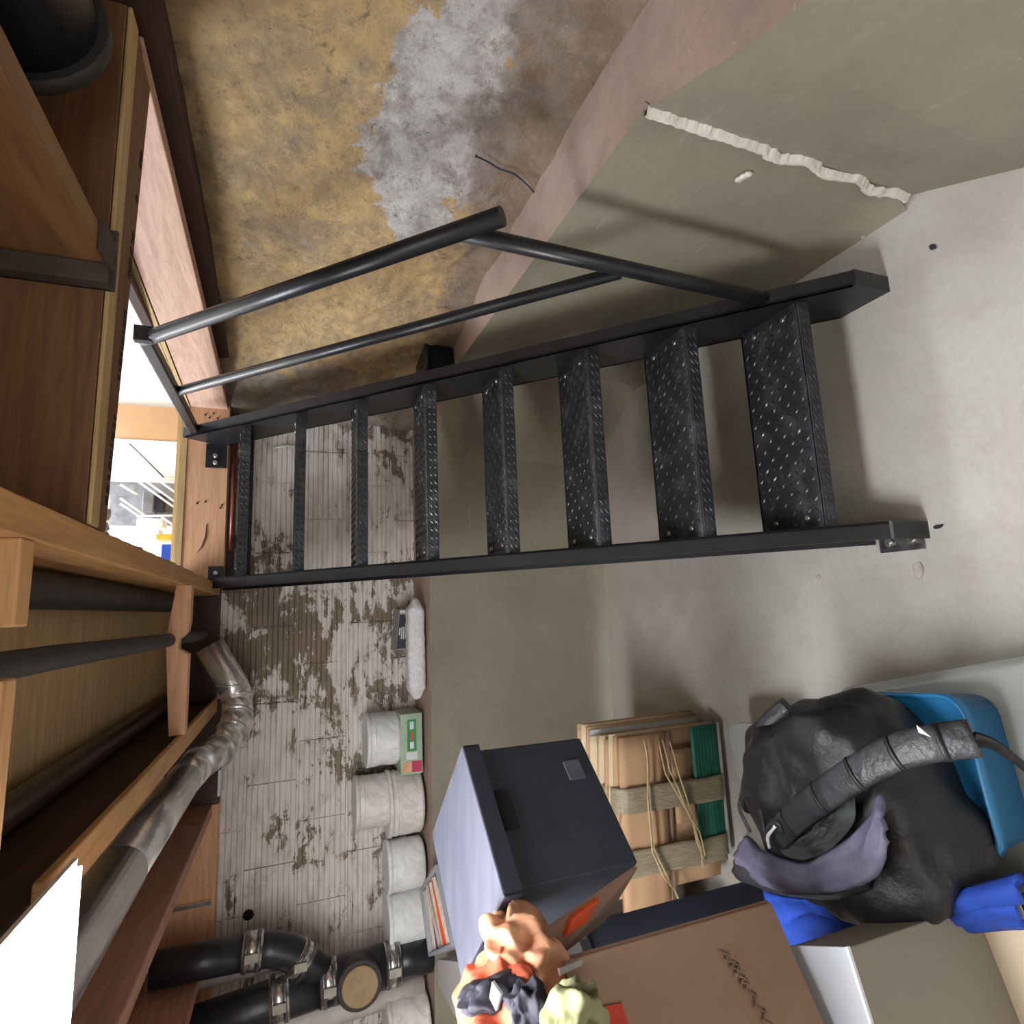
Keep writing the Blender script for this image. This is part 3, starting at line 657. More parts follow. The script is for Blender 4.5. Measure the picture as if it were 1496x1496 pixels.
tag(MB().tube([(-1.575,2.69,.45),(-1.545,2.69,-.54)], .045, 18).build('water_pipe', 'whitepipe'), 'dusty white pipe standing beside the black drain stack', 'pipe')
# hole in the tiles
tag(MB().lathe((-1.215,2.870,.151), [(.022,0),(.019,.004),(.012,.002)], 9, (0,-1,0)).build('hole_plug', 'hole'), 'small dark round hole in the whitewashed tile wall above the drain stack', 'hole')
tag(MB().tube([ony(398,655,2.872), ony(418,651,2.87), ony(432,650,2.872)], [.004,.007,.003], 8).build('spray_foam', 'debris'), 'small pale foam smear on the tile wall behind the second tread', 'foam')

# ------------------------------------------------------------------ things on the back ledge
LZ = -.548
def pail_bag(c, r, h, label, mat='bag', lean=0, group='plastic wrapped round packages on the ledge', z0=LZ, seed=0, rim=True):
    t = thing('wrapped_pail', (c[0],c[1],z0), label, 'bucket', group)
    def fn(u, v):
        a = u*2*math.pi; z = v*h
        rr = r*(1 + .035*nz(math.cos(a)*2.2+seed, math.sin(a)*2.2, v*3) + .018*nz(math.cos(a)*7+seed, math.sin(a)*7, v*2))
        if v < .04: rr *= .93
        return Vector((c[0]+math.cos(a)*rr+lean*z, c[1]+math.sin(a)*rr, z0+z))
    MB().grid(fn, 48, 20).build('film_wrap', mat, t)
    MB().lathe((c[0]+lean*h, c[1], z0+h-.012), [(r*1.0,0),(r*1.045,.002),(r*1.045,.016),(r*.99,.020),(r*.95,.018)], 40).build('lid', mat, t)
    if rim: MB().lathe((c[0]+lean*h*.8, c[1], z0+h-.032), [(r*1.0,0),(r*1.025,.002),(r*1.025,.006),(r*1.0,.008)], 40).build('rim_band', mat, t)
    return t
# white wrapped long package with a small dark carton on it
def wp(u, v):
    a = v*2*math.pi; x = lerp(.065,-.385,u); sq = lambda t: math.copysign(abs(t)**.55, t)
    k = .35+.65*min(1, min(u,1-u)*9) if 0 < u < 1 else .02
    return Vector((x, 2.640+sq(math.cos(a))*.045*k+.004*nz(u*20,v*6), LZ+.030+sq(math.sin(a))*(.040 if u > .15 else .040*(.6+.4*u/.15))*k+.004*nz(u*16,v*5,3)))
tag(MB().grid(wp, 60, 24).build('paper_package', 'paper'), 'long flat white paper-wrapped package lying on the back ledge', 'package')
tag(MB().box(-.18,-.02,2.70,2.80,LZ,-.475).build('support_block', 'greybox'), 'plain grey block behind the white paper package on the ledge', 'block')
sbx = thing('small_carton', (-.12,2.755,-.43), 'small grey carton with a dark printed label, leaning above the white paper package', 'box')
q = [ony(578,950,2.70), ony(598,948,2.70), ony(601,890,2.70), ony(584,890,2.70)]
bk = Vector((0.0,.075,.012))
m = MB(); a_, b_, c_, d_ = q; m.hexa([b_, c_, c_+bk, b_+bk, a_, d_, d_+bk, a_+bk]); m.build('carton_body', 'greybox', sbx)
def onq(q, u, v, off): # bilinear on quad a(0,0) b(1,0) c(1,1) d(0,1), offset toward the camera
    a, b, c, d = q; p = a.lerp(b, u).lerp(d.lerp(c, u), v); n_ = (b-a).cross(d-a).normalized(); n_ = -n_ if n_.dot(p) > 0 else n_
    return p + n_*off
def decal(parent, q, u0, u1, v0, v1, mat, name='printed_label', off=.0015):
    return MB().hexa([onq(q, *uv, .0003) for uv in ((u0,v0),(u1,v0),(u1,v1),(u0,v1))] + [onq(q, *uv, off) for uv in ((u0,v0),(u1,v0),(u1,v1),(u0,v1))]).build(name, mat, parent)
decal(sbx, q, .04,.96,.03,.86,'darkprint'); decal(sbx, q, .04,.96,.90,.97,'whiteprint')
for i in range(4): decal(sbx, q, .30+.15*i,.37+.15*i,.26,.56,'whiteprint','text_line',.0022)
decal(sbx, q, .12,.22,.36,.54,'whiteprint','text_line',.0022)
# flat printed carton under the first wrapped pail
fc = thing('flat_carton', (-.56,2.72,LZ), 'low green and red printed carton on the ledge, under a wrapped pail', 'box')
x0, x1, y0, y1, z0, z1 = -.445,-.70,2.66,2.84,LZ,-.452
MB().box(x1,x0,y0,y1,z0,z1).build('carton_body', 'palegreen', fc, bev=.003)
fq = [Vector((x0,y0,z1)), Vector((x0,y0,z0)), Vector((x1,y0,z0)), Vector((x1,y0,z1))]
decal(fc, fq, .30,.72,.10,.62,'greenprint'); decal(fc, fq, .42,.60,.14,.26,'whiteprint','logo_print',.0022); decal(fc, fq, .45,.58,.30,.44,'orange','logo_print',.0022)
decal(fc, fq, .42,.60,.47,.58,'whiteprint','logo_print',.0022); decal(fc, fq, .25,.75,.64,.76,'whiteprint','round_seal'); decal(fc, fq, .5,.95,.79,.97,'magenta'); decal(fc, fq, .1,.45,.80,.96,'peach')
pail_bag((-.555,2.76),.112,.135,'white film-wrapped round pail standing on the green and red printed carton', 'bag', 0, z0=-.452, seed=1)
pail_bag((-.83,2.75),.132,.142,'film-wrapped round pail at the bottom of the two stacked ones on the ledge', 'bag2', 0, seed=5)
pail_bag((-.81,2.75),.108,.135,'film-wrapped round pail stacked on top of another one on the ledge', 'bag2', 0, z0=LZ+.144, seed=9)
pail_bag((-1.075,2.72),.10,.150,'white film-wrapped pail on the ledge behind the grey book crate, nearer the stacked pails', 'bag', 0, seed=13, rim=False)
pail_bag((-1.285,2.71),.105,.150,'white film-wrapped pail on the ledge between the book crate and the drain stack', 'bag', 0, seed=17, rim=False)
pail_bag((-1.66,2.66),.11,.16,'white film-wrapped pail on the ledge below the black drain stack, at the photo edge', 'bag2', 0, seed=21, rim=False)

# ------------------------------------------------------------------ pile: charcoal storage box
BO = Vector((-.2672,1.1658,-.3185)); a1, a2, a3 = -.024,-.0532,2.3912
RB = Matrix.Rotation(a3,3,'Z') @ Matrix.Rotation(a2,3,'Y') @ Matrix.Rotation(a1,3,'X')
bw, bd, bh = .312, .2805, .27
def BP(i, j, k): return BO + RB @ Vector((i, j, k))
ctr = BP(bw/2, bd/2, -bh)
bb = thing('storage_box', ctr, 'charcoal cardboard storage box with its lid on, on top of the pile', 'box')
def bbox(x0,x1,y0,y1,z0,z1): return MB().hexa([BP(*p) for p in ((x0,y0,z0),(x1,y0,z0),(x1,y1,z0),(x0,y1,z0),(x0,y0,z1),(x1,y0,z1),(x1,y1,z1),(x0,y1,z1))])
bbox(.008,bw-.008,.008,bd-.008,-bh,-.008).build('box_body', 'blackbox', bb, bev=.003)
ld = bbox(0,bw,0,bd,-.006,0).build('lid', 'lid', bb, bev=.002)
g = MB()
for x0,x1,y0,y1 in ((0,bw,0,.004),(0,bw,bd-.004,bd),(0,.004,0,bd),(bw-.004,bw,0,bd)):
    o_ = len(g.v); g.hexa([BP(*p) for p in ((x0,y0,-.036),(x1,y0,-.036),(x1,y1,-.036),(x0,y1,-.036),(x0,y0,-.004),(x1,y0,-.004),(x1,y1,-.004),(x0,y1,-.004))])
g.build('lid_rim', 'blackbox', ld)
bbox(.004,.0088,.10,.175,-.068,-.040).build('hand_hole', 'hole', bb)
bbox(.0035,.0085,.06,.10,-.24,-.205).build('label_sticker', 'lid', bb)
# things carrying the box (mostly hidden)
cb = thing('plastic_crate', (-.835,1.29,FL), 'tall dark plastic crate propping up the charcoal storage box, mostly hidden', 'crate')
R2 = rz(a3)
def low(c, sx, sy, z0, z1, ang, name, mat, parent): return MB().obox((c[0],c[1],(z0+z1)/2), (sx,sy,z1-z0), rz(ang)).build(name, mat, parent, bev=.002)
bc = BP(bw/2, bd/2, -bh); 
low((-.835,1.29), .17,.18,FL,bc.z-.020,a3,'crate_body','darkprint',cb); low((-.835,1.29), .18,.19,bc.z-.045,bc.z-.018,a3,'crate_rim','rubber',cb)

# ------------------------------------------------------------------ grey crate of books, on a white cabinet
ct = -.48
K = [onz(635,1264,ct), onz(613,1300,ct), onz(626,1398,ct), onz(660,1383,ct)]
K = [K[0], K[1], K[2], K[3]]
cc = sum(K, Vector())/4
cr = thing('book_crate', (cc.x,cc.y,ct-.16), 'grey plastic crate full of books behind the charcoal storage box', 'crate')
def inset(K, t): c_ = sum(K, Vector())/4; return [p.lerp(c_, t) for p in K]
dn = Vector((0,0,-.16)); Ki = inset(K, .08)
for i in range(4):
    j = (i+1) % 4
    MB().hexa([K[i]+dn, K[j]+dn, Ki[j]+dn, Ki[i]+dn, K[i], K[j], Ki[j], Ki[i]]).build('crate_wall', 'silver', cr)
MB().hexa([p+dn for p in K]+[p+dn+Vector((0,0,.01)) for p in K]).build('crate_base', 'silver', cr)
bm_ = ['pages','purple','pages','carton2','pages','orange','pages']
Kb = inset(K, .12); nb = 9
for i in range(nb):
    t0, t1 = i/nb, (i+.92)/nb
    lo = [Kb[1].lerp(Kb[0], t0), Kb[1].lerp(Kb[0], t1), Kb[2].lerp(Kb[3], t1), Kb[2].lerp(Kb[3], t0)]
    o = MB().hexa([p+dn*.93 for p in lo]+[p+Vector((0,0,-.004-.018*random.random())) for p in lo]).build('book', bm_[i % 7] )
    cm = ['cream paged','dark purple covered','cream paged','tan covered','cream paged','orange covered','cream paged'][i % 7]
    order = ['nearest the tiled wall','second from the tiled wall','third from the tiled wall','fourth from the tiled wall','fifth from the tiled wall','sixth from the tiled wall','seventh from the tiled wall','eighth from the tiled wall','nearest the charcoal box'][i]
    tag(o, cm+' book in the grey crate, '+order, 'book', 'books in the grey crate')
wc = thing('white_cabinet', (-1.3,2.1,FL), 'tall matte white box left of the grey book crate, under the charcoal box lid', 'box')
W4 = [onz(640,1402,-.55), onz(641,1440,-.55), onz(690,1530,-.55), onz(718,1412,-.55)]
MB().hexa([Vector((p.x,p.y,FL)) for p in W4]+W4).build('cabinet_body', 'whitebox', wc, bev=.003)
e = inset(W4, -.012); MB().hexa([Vector((p.x,p.y,-.585)) for p in e]+[Vector((p.x,p.y,-.549)) for p in e]).build('lid', 'whitebox', wc, bev=.002)
kb = inset(K, .22); cu = thing('cardboard_carton', (cc.x,cc.y,FL), 'closed carton carrying the grey book crate, mostly hidden', 'box')
MB().hexa([Vector((p.x,p.y,FL)) for p in kb]+[Vector((p.x,p.y,ct-.164)) for p in kb]).build('carton_body', 'carton', cu)

# ------------------------------------------------------------------ tied bundle of flattened cardboard
BY = 1.76
bu = thing('cardboard_bundle', (-.75,BY+.1,FL), 'bundle of flattened cardboard boxes bound with brown tape and yellow twine, standing behind the backpack', 'cardboard')
TR = ony(905,1080,BY); BR = ony(1052,1082,BY); 
zt, zb = TR.z, FL+.02
def sheet(name, mat, x0, x1, za, zc, y0, th=.006, sk=0, par=bu, wav=0, seed=0):
    def fn(u, v):
        return Vector((lerp(x0,x1,u), y0+wav*nz(u*3+seed, v*3), lerp(zc,za,v)+sk*u))
    m = MB(); m.grid(fn, 10, 6); o = m.build(name, mat, par)
    s = o.modifiers.new('solid', 'SOLIDIFY'); s.thickness = th; s.offset = 0; return o
X0 = TR.x
rr = random.Random(5)
# layered sheets, front to back; the front ones shorter
cols = ['carton2','cartonpale','carton2','carton2','cartonpale','carton2','cartonpale','whitebox','carton2','cartonpale','carton2']
for i, cm in enumerate(cols):
    sheet('cardboard_sheet', cm, X0+.01*rr.uniform(-1,1)+(.02 if i > 6 else 0), -.93+rr.uniform(-.03,.0), zt+rr.uniform(-.012,.012)+.008*i, zb, BY+.028+.013*i, .007, .03, wav=.006, seed=i)
# front faces: upper tan panels, lower green striped carton with openings between
sheet('front_panel', 'carton2', X0-.0, -1.15, zt-.004, zt-.175, BY+.012, .02, .03, wav=.012, seed=3)
sheet('front_panel', 'carton2', X0-.06, -.74, zt-.20, zt-.285, BY+.005, .01, .0, wav=.012, seed=6)
sheet('front_panel', 'carton', X0-.0, -1.0, zt-.17, zt-.21, BY+.018, .01, .03, wav=.012, seed=8)
g = sheet('green_panel', 'green', X0+.012, -.86, zt-.275, zt-.385, BY-.012, .008, .0, wav=.004, seed=9)
for i in range(7):
    z_ = zt-.285-i*.0145; MB().box(-.86,X0+.010,BY-.0185,BY-.0165,z_-.0015,z_+.0015).build('stripe', 'greenline', bu)
sheet('green_panel_edge', 'whitebox', X0+.014, -.86, zt-.385, zt-.395, BY-.014, .010, .0)
def band(xa, xb, name='tape_band'):
    m = MB()
    def fn(u, v):
        x = lerp(xa, xb, u)
        prof = [(BY+.15,zt+.055),(BY+.02,zt+.012),(BY-.004,zt-.02),(BY-.006,zt-.17),(BY-.016,zt-.26),(BY-.022,zt-.39),(BY+.06,zt-.40)]
        k = v*6; i = min(int(k),5); f = k-i; y = lerp(prof[i][0],prof[i+1][0],f); z = lerp(prof[i][1],prof[i+1][1],f)
        return Vector((x+.004*nz(v*9,u*3,1), y-.005+.005*nz(u*6, v*14), z+.03*(x-X0)/-.7))
    m.grid(fn, 8, 36); o = m.build(name, 'tape', bu); s = o.modifiers.new('solid','SOLIDIFY'); s.thickness = .002; return o
band(X0-.155, X0-.235); band(X0-.345, X0-.425); 
for k, (za, pts) in enumerate([(0, [(945,1082),(948,1150),(952,1200),(955,1240),(972,1275),(990,1310),(1000,1335),(1008,1368)]),
        (1, [(940,1080),(946,1110),(946,1165),(950,1215),(953,1245),(968,1280),(985,1300),(1004,1345)]),
        (2, [(962,1082),(972,1130),(995,1170),(1012,1200),(1018,1230),(1028,1255)]),
        (3, [(978,1082),(990,1125),(1003,1165),(1015,1210),(1024,1240),(1027,1275)]),
        (4, [(968,1082),(978,1125),(990,1150),(1006,1190),(1022,1215),(1030,1250)])]):
    pp = [ony(x, y, BY-.028-.004*k) for x, y in pts]
    fine = []
    for i in range(len(pp)-1):
        for f in (0,.5): fine.append(pp[i].lerp(pp[i+1], f)+Vector((0,0,.003*nz(i*2+f*3,k))))
    fine.append(pp[-1])
    MB().tube(fine, [.0035+.0025*abs(nz(i*.9,k)) for i in range(len(fine))], 6, flat=.5).build('twine', 'twine', bu)

# ------------------------------------------------------------------ clear bins, blue lid
def bin_(name, c, sx, sy, z0, z1, ang, label, mat='clear'):
    t = thing(name, (c[0],c[1],z0), label, 'bin')
    R = rz(ang); th = .004
    f = lambda x, y, z: Vector((c[0],c[1],0)) + R @ Vector((x,y,0)) + Vector((0,0,z))
    m = MB(); a, b_ = sx/2, sy/2
    def loop(k, z, r=.04, n=5):
        o = []
        for cx, cy, s in ((a*k-r,b_*k-r,0),(-a*k+r,b_*k-r,1),(-a*k+r,-b_*k+r,2),(a*k-r,-b_*k+r,3)):
            for q_ in range(n): an = (s+q_/(n-1))*math.pi/2; o.append(f(cx+r*math.cos(an), cy+r*math.sin(an), z))
        return o
    def shell(levels, closed_top):
        mm = MB(); n_ = 20; vs = [p for k, z in levels for p in loop(k, z)]
        mm.add(vs, [(i*n_+q_, i*n_+(q_+1) % n_, (i+1)*n_+(q_+1) % n_, (i+1)*n_+q_) for i in range(len(levels)-1) for q_ in range(n_)], True)
        mm.f.append(tuple(range(n_))[::-1]); mm.sm.append(False)
        if closed_top: mm.f.append(tuple((len(levels)-1)*n_+q_ for q_ in range(n_))); mm.sm.append(False)
        return mm
    return t, shell
t, sh = bin_('storage_bin', (-.345,.77), .38,.58,FL,-1.25,.25,'large clear plastic storage bin under the black backpack and the blue lid')
sh([(.90,FL),(.93,-1.30),(.96,-1.29),(.96,-1.262)], False).build('bin_body', 'clear', t)
sh([(1.0,-1.268),(1.0,-1.25),(.95,-1.245),(.94,-1.238),(.88,-1.238)], True).build('lid', 'clear', t)
TFR = onz(1408,1030,-1.13); TFL = onz(1466,1250,-1.13); TA = math.atan2(TFR.y-TFL.y, TFR.x-TFL.x)
TC = (TFR+TFL)/2 + Vector((-math.sin(TA), math.cos(TA), 0))*.12
tl, sh = bin_('blue_tray', TC, .28,.24,-1.235,-1.13,TA,'blue plastic tote tray partly covered by the black backpack')
sh([(.93,-1.235),(.96,-1.15),(1.0,-1.148),(1.0,-1.128),(.96,-1.126),(.93,-1.14)], True).build('tray_body', 'blue', tl)
t2, sh = bin_('storage_bin', (-.55,1.42), .36,.24,FL,-1.30,.12,'clear plastic bin between the cardboard bundle and the black backpack')
sh([(.90,FL),(.93,-1.33),(.98,-1.32),(.98,-1.30)], True).build('bin_body', 'clear', t2)

# ------------------------------------------------------------------ backpack
bp = thing('backpack', (-.42,.93,-1.12), 'black backpack lying open on the blue tray, padded strap across the top', 'bag')
RBP = rz(.35) @ Matrix.Rotation(-.12,3,'Y')
MB().blob((-.418,.93,-1.06), (.200,.205,.130), RBP, .62, 90, .022, 9, 3).build('main_body', 'packfab', bp)
def S(px, py, z): return onz(px, py, z)
def smoothpts(pts, k=5):
    o = []
    n_ = len(pts)
    for i in range(n_-1):
        p = [pts[max(0,i-1)], pts[i], pts[i+1], pts[min(n_-1,i+2)]]
        for q_ in range(k):
            f = q_/k; o.append(.5*((2*p[1]) + (p[2]-p[0])*f + (2*p[0]-5*p[1]+4*p[2]-p[3])*f*f + (3*p[1]-p[0]-3*p[2]+p[3])*f**3))
    o.append(pts[-1]); return o
st = smoothpts([S(1135,1222,-.92), S(1165,1190,-.895), S(1205,1160,-.875), S(1250,1130,-.87), S(1300,1103,-.875), S(1350,1088,-.885), S(1425,1078,-.91)], 6)
strap = MB().tube(st, [.026]*len(st), 14, flat=.35, up=(0,0,1)).build('shoulder_strap', 'padded', bp)
for i in range(4, len(st)-3, 7):
    d = (st[i+1]-st[i]).normalized(); MB().tube([st[i]-d*.0035, st[i]+d*.0035], .0275, 12, flat=.42, up=(0,0,1)).build('strap_seam', 'packfab', strap)
st2 = smoothpts([S(1420,1078,-.91), S(1450,1088,-.93), S(1480,1108,-.96), S(1510,1132,-1.0)], 5)
MB().tube(st2, .011, 8, flat=.25, up=(0,0,1)).build('webbing', 'packfab', bp)
lg = [S(1345,1060,-.875), S(1362,1076,-.873), S(1341,1067,-.873)]
lz = Vector((0,0,.003)); q0 = [S(1340,1059,-.868), S(1343,1070,-.868), S(1362,1077,-.868)]
MB().prism(q0, (0,0,.002)).build('triangle_logo', 'logo', strap)
# second strap curving round the far edge
st3 = smoothpts([S(1150,1030,-1.0), S(1118,1058,-.98), S(1102,1095,-.96), S(1094,1140,-.95), S(1088,1180,-.96)], 6)
MB().tube(st3, .018, 12, flat=.5, up=(0,0,1)).build('shoulder_strap', 'padded', bp)
# opening with lining folds
def cav(u, v):
    q0 = S(1150,1248,-.935); q1 = S(1255,1150,-.90); q2 = S(1215,1262,-.915)
    a = u*2*math.pi; c_ = S(1200,1205,-.925); e1 = (S(1255,1160,-.915)-c_); e2 = (S(1225,1240,-.93)-c_)
    return c_ + e1*math.cos(a)*v + e2*math.sin(a)*v*.9 + Vector((0,0,-.01*(1-v)+.010*nz(u*9,v*5)+.012))
MB().grid(cav, 40, 12).build('inner_lining', 'cavity', bp)
def flap(ptsA, ptsB, name, mat, th=.012, amp=.010, sd=0):
    A = smoothpts(ptsA, 6); B_ = smoothpts(ptsB, 6); n_ = min(len(A), len(B_))-1
    def fn(u, v):
        i = int(round(u*n_)); p = A[i].lerp(B_[i], v)
        return p + Vector((0,0,.016*math.sin(v*math.pi)+amp*nz(u*8+sd, v*4)))
    o = MB().grid(fn, n_, 10).build(name, mat, bp); s = o.modifiers.new('solid','SOLIDIFY'); s.thickness = th; s.offset = -1
    return o
flap([S(1086,1222,-.97), S(1120,1245,-.945), S(1165,1262,-.93), S(1215,1240,-.915), S(1262,1200,-.905), S(1284,1160,-.90)],
     [S(1077,1264,-.98), S(1115,1294,-.96), S(1170,1306,-.94), S(1236,1300,-.92), S(1284,1278,-.905), S(1300,1230,-.90)], 'open_flap', 'lining', .012, .014, 1)
flap([S(1076,1250,-.99), S(1110,1275,-.975), S(1165,1290,-.955), S(1220,1288,-.945), S(1275,1270,-.93)],
     [S(1078,1285,-1.01), S(1120,1302,-.99), S(1170,1312,-.975), S(1230,1315,-.965), S(1272,1300,-.95)], 'zipper_flap', 'padded', .012, .008, 5)
for a in ([(1096,1215,-.95),(1080,1180,-.93),(1090,1160,-.92),(1108,1175,-.925),(1118,1228,-.93)],
          [(1124,1235,-.93),(1122,1212,-.90),(1135,1203,-.895),(1142,1218,-.90)]):
    MB().tube(smoothpts([S(*q_) for q_ in a],6), .006, 8, flat=.4, up=(0,0,1)).build('loop_handle', 'padded', bp)
MB().tube(smoothpts([S(1124,1238,-.915),S(1122,1222,-.905),S(1133,1206,-.895)],6), .0035, 8).build('silver_cord', 'whiteprint', bp)
# blue cloth under the pack
def bc_(u, v):
    A = [S(1122,1302,-1.06), S(1200,1318,-1.05), S(1300,1325,-1.05), S(1400,1312,-1.05), S(1500,1285,-1.04)]
    B_ = [S(1165,1385,-1.08), S(1230,1368,-1.07), S(1300,1350,-1.07), S(1420,1350,-1.08), S(1500,1345,-1.09)]
    k = u*4; i = min(int(k),3); f = k-i
    p = A[i].lerp(A[i+1], f).lerp(B_[i].lerp(B_[i+1], f), v)
    return p + Vector((0,0,.016*nz(u*7,v*4)+.02*math.sin(v*math.pi)))
o = MB().grid(bc_, 60, 16).build('blue_cloth', 'bluecloth'); s = o.modifiers.new('solid','SOLIDIFY'); s.thickness = .012; s.offset = -1
tag(o, 'bright blue cloth spread below the black backpack', 'cloth')
dk = thing('black_bag', (-.68,1.12,-1.40), 'dark shiny black bag between the cardboard bundle, the backpack and the brown carton', 'bag')
MB().blob((-.70,1.08,-1.27), (.08,.06,.13), rz(.3), .8, 48, .02, 9, 8).build('bag_body', 'packfab', dk)
MB().tube(smoothpts([S(1040,1335,-1.05),S(1046,1350,-1.03),S(1070,1345,-1.03)],5), .007, 8).build('bag_handle', 'padded', dk)
MB().box(-.76,-.64,1.02,1.12,FL,-1.35).build('bag_base', 'packfab', dk)

# ------------------------------------------------------------------ open brown carton in the foreground
ca = thing('cardboard_carton', (-.78,1.0,-.80), 'open brown cardboard carton with grey scribbles and a red mark, nearest the camera', 'box')
E0 = Vector((-.525,.878,0)); fd = Vector((-.84,-.54,0)).normalized(); bd_ = Vector((-.80,.60,0)); ztp, zbt = -.385, -.785
def wallp(p, q_, za, zb, name='carton_side', mat='carton', th=.006):
    n_ = (q_-p).cross(Vector((0,0,1))).normalized()*th
    return MB().hexa([Vector((p.x,p.y,zb)), Vector((q_.x,q_.y,zb)), Vector((q_.x,q_.y,zb))-n_, Vector((p.x,p.y,zb))-n_, Vector((p.x,p.y,za)), Vector((q_.x,q_.y,za)), Vector((q_.x,q_.y,za))-n_, Vector((p.x,p.y,za))-n_]).build(name, mat, ca, bev=.002)
c0, c1, c2, c3 = E0, E0+fd*.50, E0+fd*.50+bd_*.20, E0+bd_*.20
wallp(c0, c1, ztp, zbt); wallp(c1, c2, ztp, zbt); wallp(c2, c3, ztp, zbt); wallp(c3, c0, ztp, zbt)
MB().hexa([Vector((p.x,p.y,zbt)) for p in (c0,c1,c2,c3)]+[Vector((p.x,p.y,zbt+.008)) for p in (c0,c1,c2,c3)]).build('carton_bottom', 'carton', ca)
fq2 = [Vector((c0.x,c0.y,ztp)), Vector((c0.x,c0.y,zbt)), Vector((c1.x,c1.y,zbt)), Vector((c1.x,c1.y,ztp))]
pnl = [q_ for q_ in fq2]
def strokes(a, b, n_=9, wid=.012):
    m = MB()
    for i in range(n_):
        t0 = i/n_; p = Vector(a).lerp(Vector(b), t0)+Vector((0,0,0)); q_ = Vector(a).lerp(Vector(b), min(1,t0+1.6/n_))
        s_ = wid*(1 if i % 2 else -1); n_z = Vector((0,0,s_))
        m.tube([p-n_z*.6, q_+n_z*.6], .0016, 4)
    return m
def onface(px, py, off=.0095):   # point of the front face
    r = ray(px, py); n_ = Vector((fd.y,-fd.x,0)); n_ = n_ if n_.dot(r) < 0 else -n_
    return r*(E0.dot(n_)/r.dot(n_)) + n_*off
strokes(onface(1052,1390), onface(1085,1440)).build('scribble', 'pencil', ca)
strokes(onface(1062,1398), onface(1120,1500)).build('scribble', 'pencil', ca)
MB().add([onface(x,y,.0065) for x,y in ((858,1475),(905,1466),(922,1520),(850,1520))]+[onface(x,y,.009) for x,y in ((858,1475),(905,1466),(922,1520),(850,1520))],
   [(3,2,1,0),(4,5,6,7),(0,1,5,4),(1,2,6,5),(2,3,7,6),(3,0,4,7)]).build('red_mark', 'red', ca)
# side flap hanging out toward the charcoal box
fA, fB = ray(790,1375)*1.0, None
def atd(px, py, d): r = ray(px, py); return r.normalized()*d
Fq = [atd(797,1362,1.10), atd(932,1268,1.24), atd(885,1345,1.28), atd(815,1400,1.13)]
o = MB().hexa(Fq+[p+Vector((.003,.003,.005)) for p in Fq]).build('carton_flap', 'carton', ca)
def onF(u, v): return Fq[0].lerp(Fq[1], u).lerp(Fq[3].lerp(Fq[2], u), v)
fn_ = (Fq[1]-Fq[0]).cross(Fq[3]-Fq[0]).normalized(); fn_ = fn_ if fn_.dot(Fq[0]) < 0 else -fn_
sq4 = ((.22,.0),(.5,.0),(.40,.42),(.12,.40))
MB().hexa([onF(u,v)-fn_*.001 for u,v in sq4]+[onF(u,v)+fn_*.0095 for u,v in sq4]).build('orange_stripe', 'orange', o)
# what carries the carton
sp = thing('cardboard_carton', (-.8,1.0,FL), 'plain closed carton carrying the large open brown carton, mostly hidden', 'box')
cen = (c0+c1+c2+c3)/4
MB().obox((cen.x-.06,cen.y+.09,(FL+zbt)/2), (.26,.14,zbt-FL-.004), rz(math.atan2(fd.y,fd.x))).build('carton_body', 'carton', sp)
# clothes in the carton
def cloth(px, py, d, r, mat, name, label, seed, e=.95, amp=.03, sq=(1,1,.8)):
    c_ = atd(px, py, d)
    R3 = rz(seed)
    def fn(u, v):
        a = u*2*math.pi; b = (v-.5)*math.pi; p = Vector((math.cos(b)*math.cos(a), math.cos(b)*math.sin(a), math.sin(b)))
        q = p*1.9 + Vector((seed,0,0)); k = 1 + .32*noise.noise(q) - .38*abs(noise.noise(p*1.7+Vector((0,seed,0)))) - .07*abs(noise.noise(p*4+Vector((seed,seed,0))))
        k *= 1.12; return c_ + R3 @ Vector((p.x*r*sq[0]*k, p.y*r*sq[1]*k, p.z*r*sq[2]*k))
    o = MB().grid(fn, 110, 60).build(name, mat); return tag(o, label, 'cloth')
cloth(758,1402,1.13,.066,'peach','peach_shirt','peach orange cloth bundled on the open carton beside the charcoal box',1.3,1.0,.03,(1.15,.95,.9))
cloth(735,1490,1.12,.075,'coral','coral_shirt','coral red cloth sticking out of the open carton at the photo edge',2.2,1.0,.04)
cloth(727,1448,1.06,.032,'navy','navy_sock','dark navy cloth strip among the coral and peach cloths',3.2,.9,.02,(.7,.6,1.6))
cloth(840,1500,1.02,.050,'olive','olive_shirt','olive green cloth rolled up in front of the open carton',4.2,1.0,.03,(.8,1.2,.8))
cloth(774,1480,1.04,.036,'navy','grey_cloth','dark grey cloth between the olive and the coral cloths',5.2,.9,.02)
tg = [atd(x,y,1.02) for x,y in ((722,1432),(735,1450),(728,1475),(718,1455))]
tag(MB().hexa(tg+[p+Vector((0,-.002,.004)) for p in tg]).build('paper_tag', 'whiteprint'), 'small white paper tag on the coral cloth', 'tag')
tp = [onface(x,y,.014) for x,y in ((810,1417),(845,1404),(842,1414),(812,1428))]
MB().hexa([p-Vector((0,0,0)) for p in tp]+[p+Vector((.004,-.006,0)) for p in tp]).build('grey_tape', 'greybox', ca)

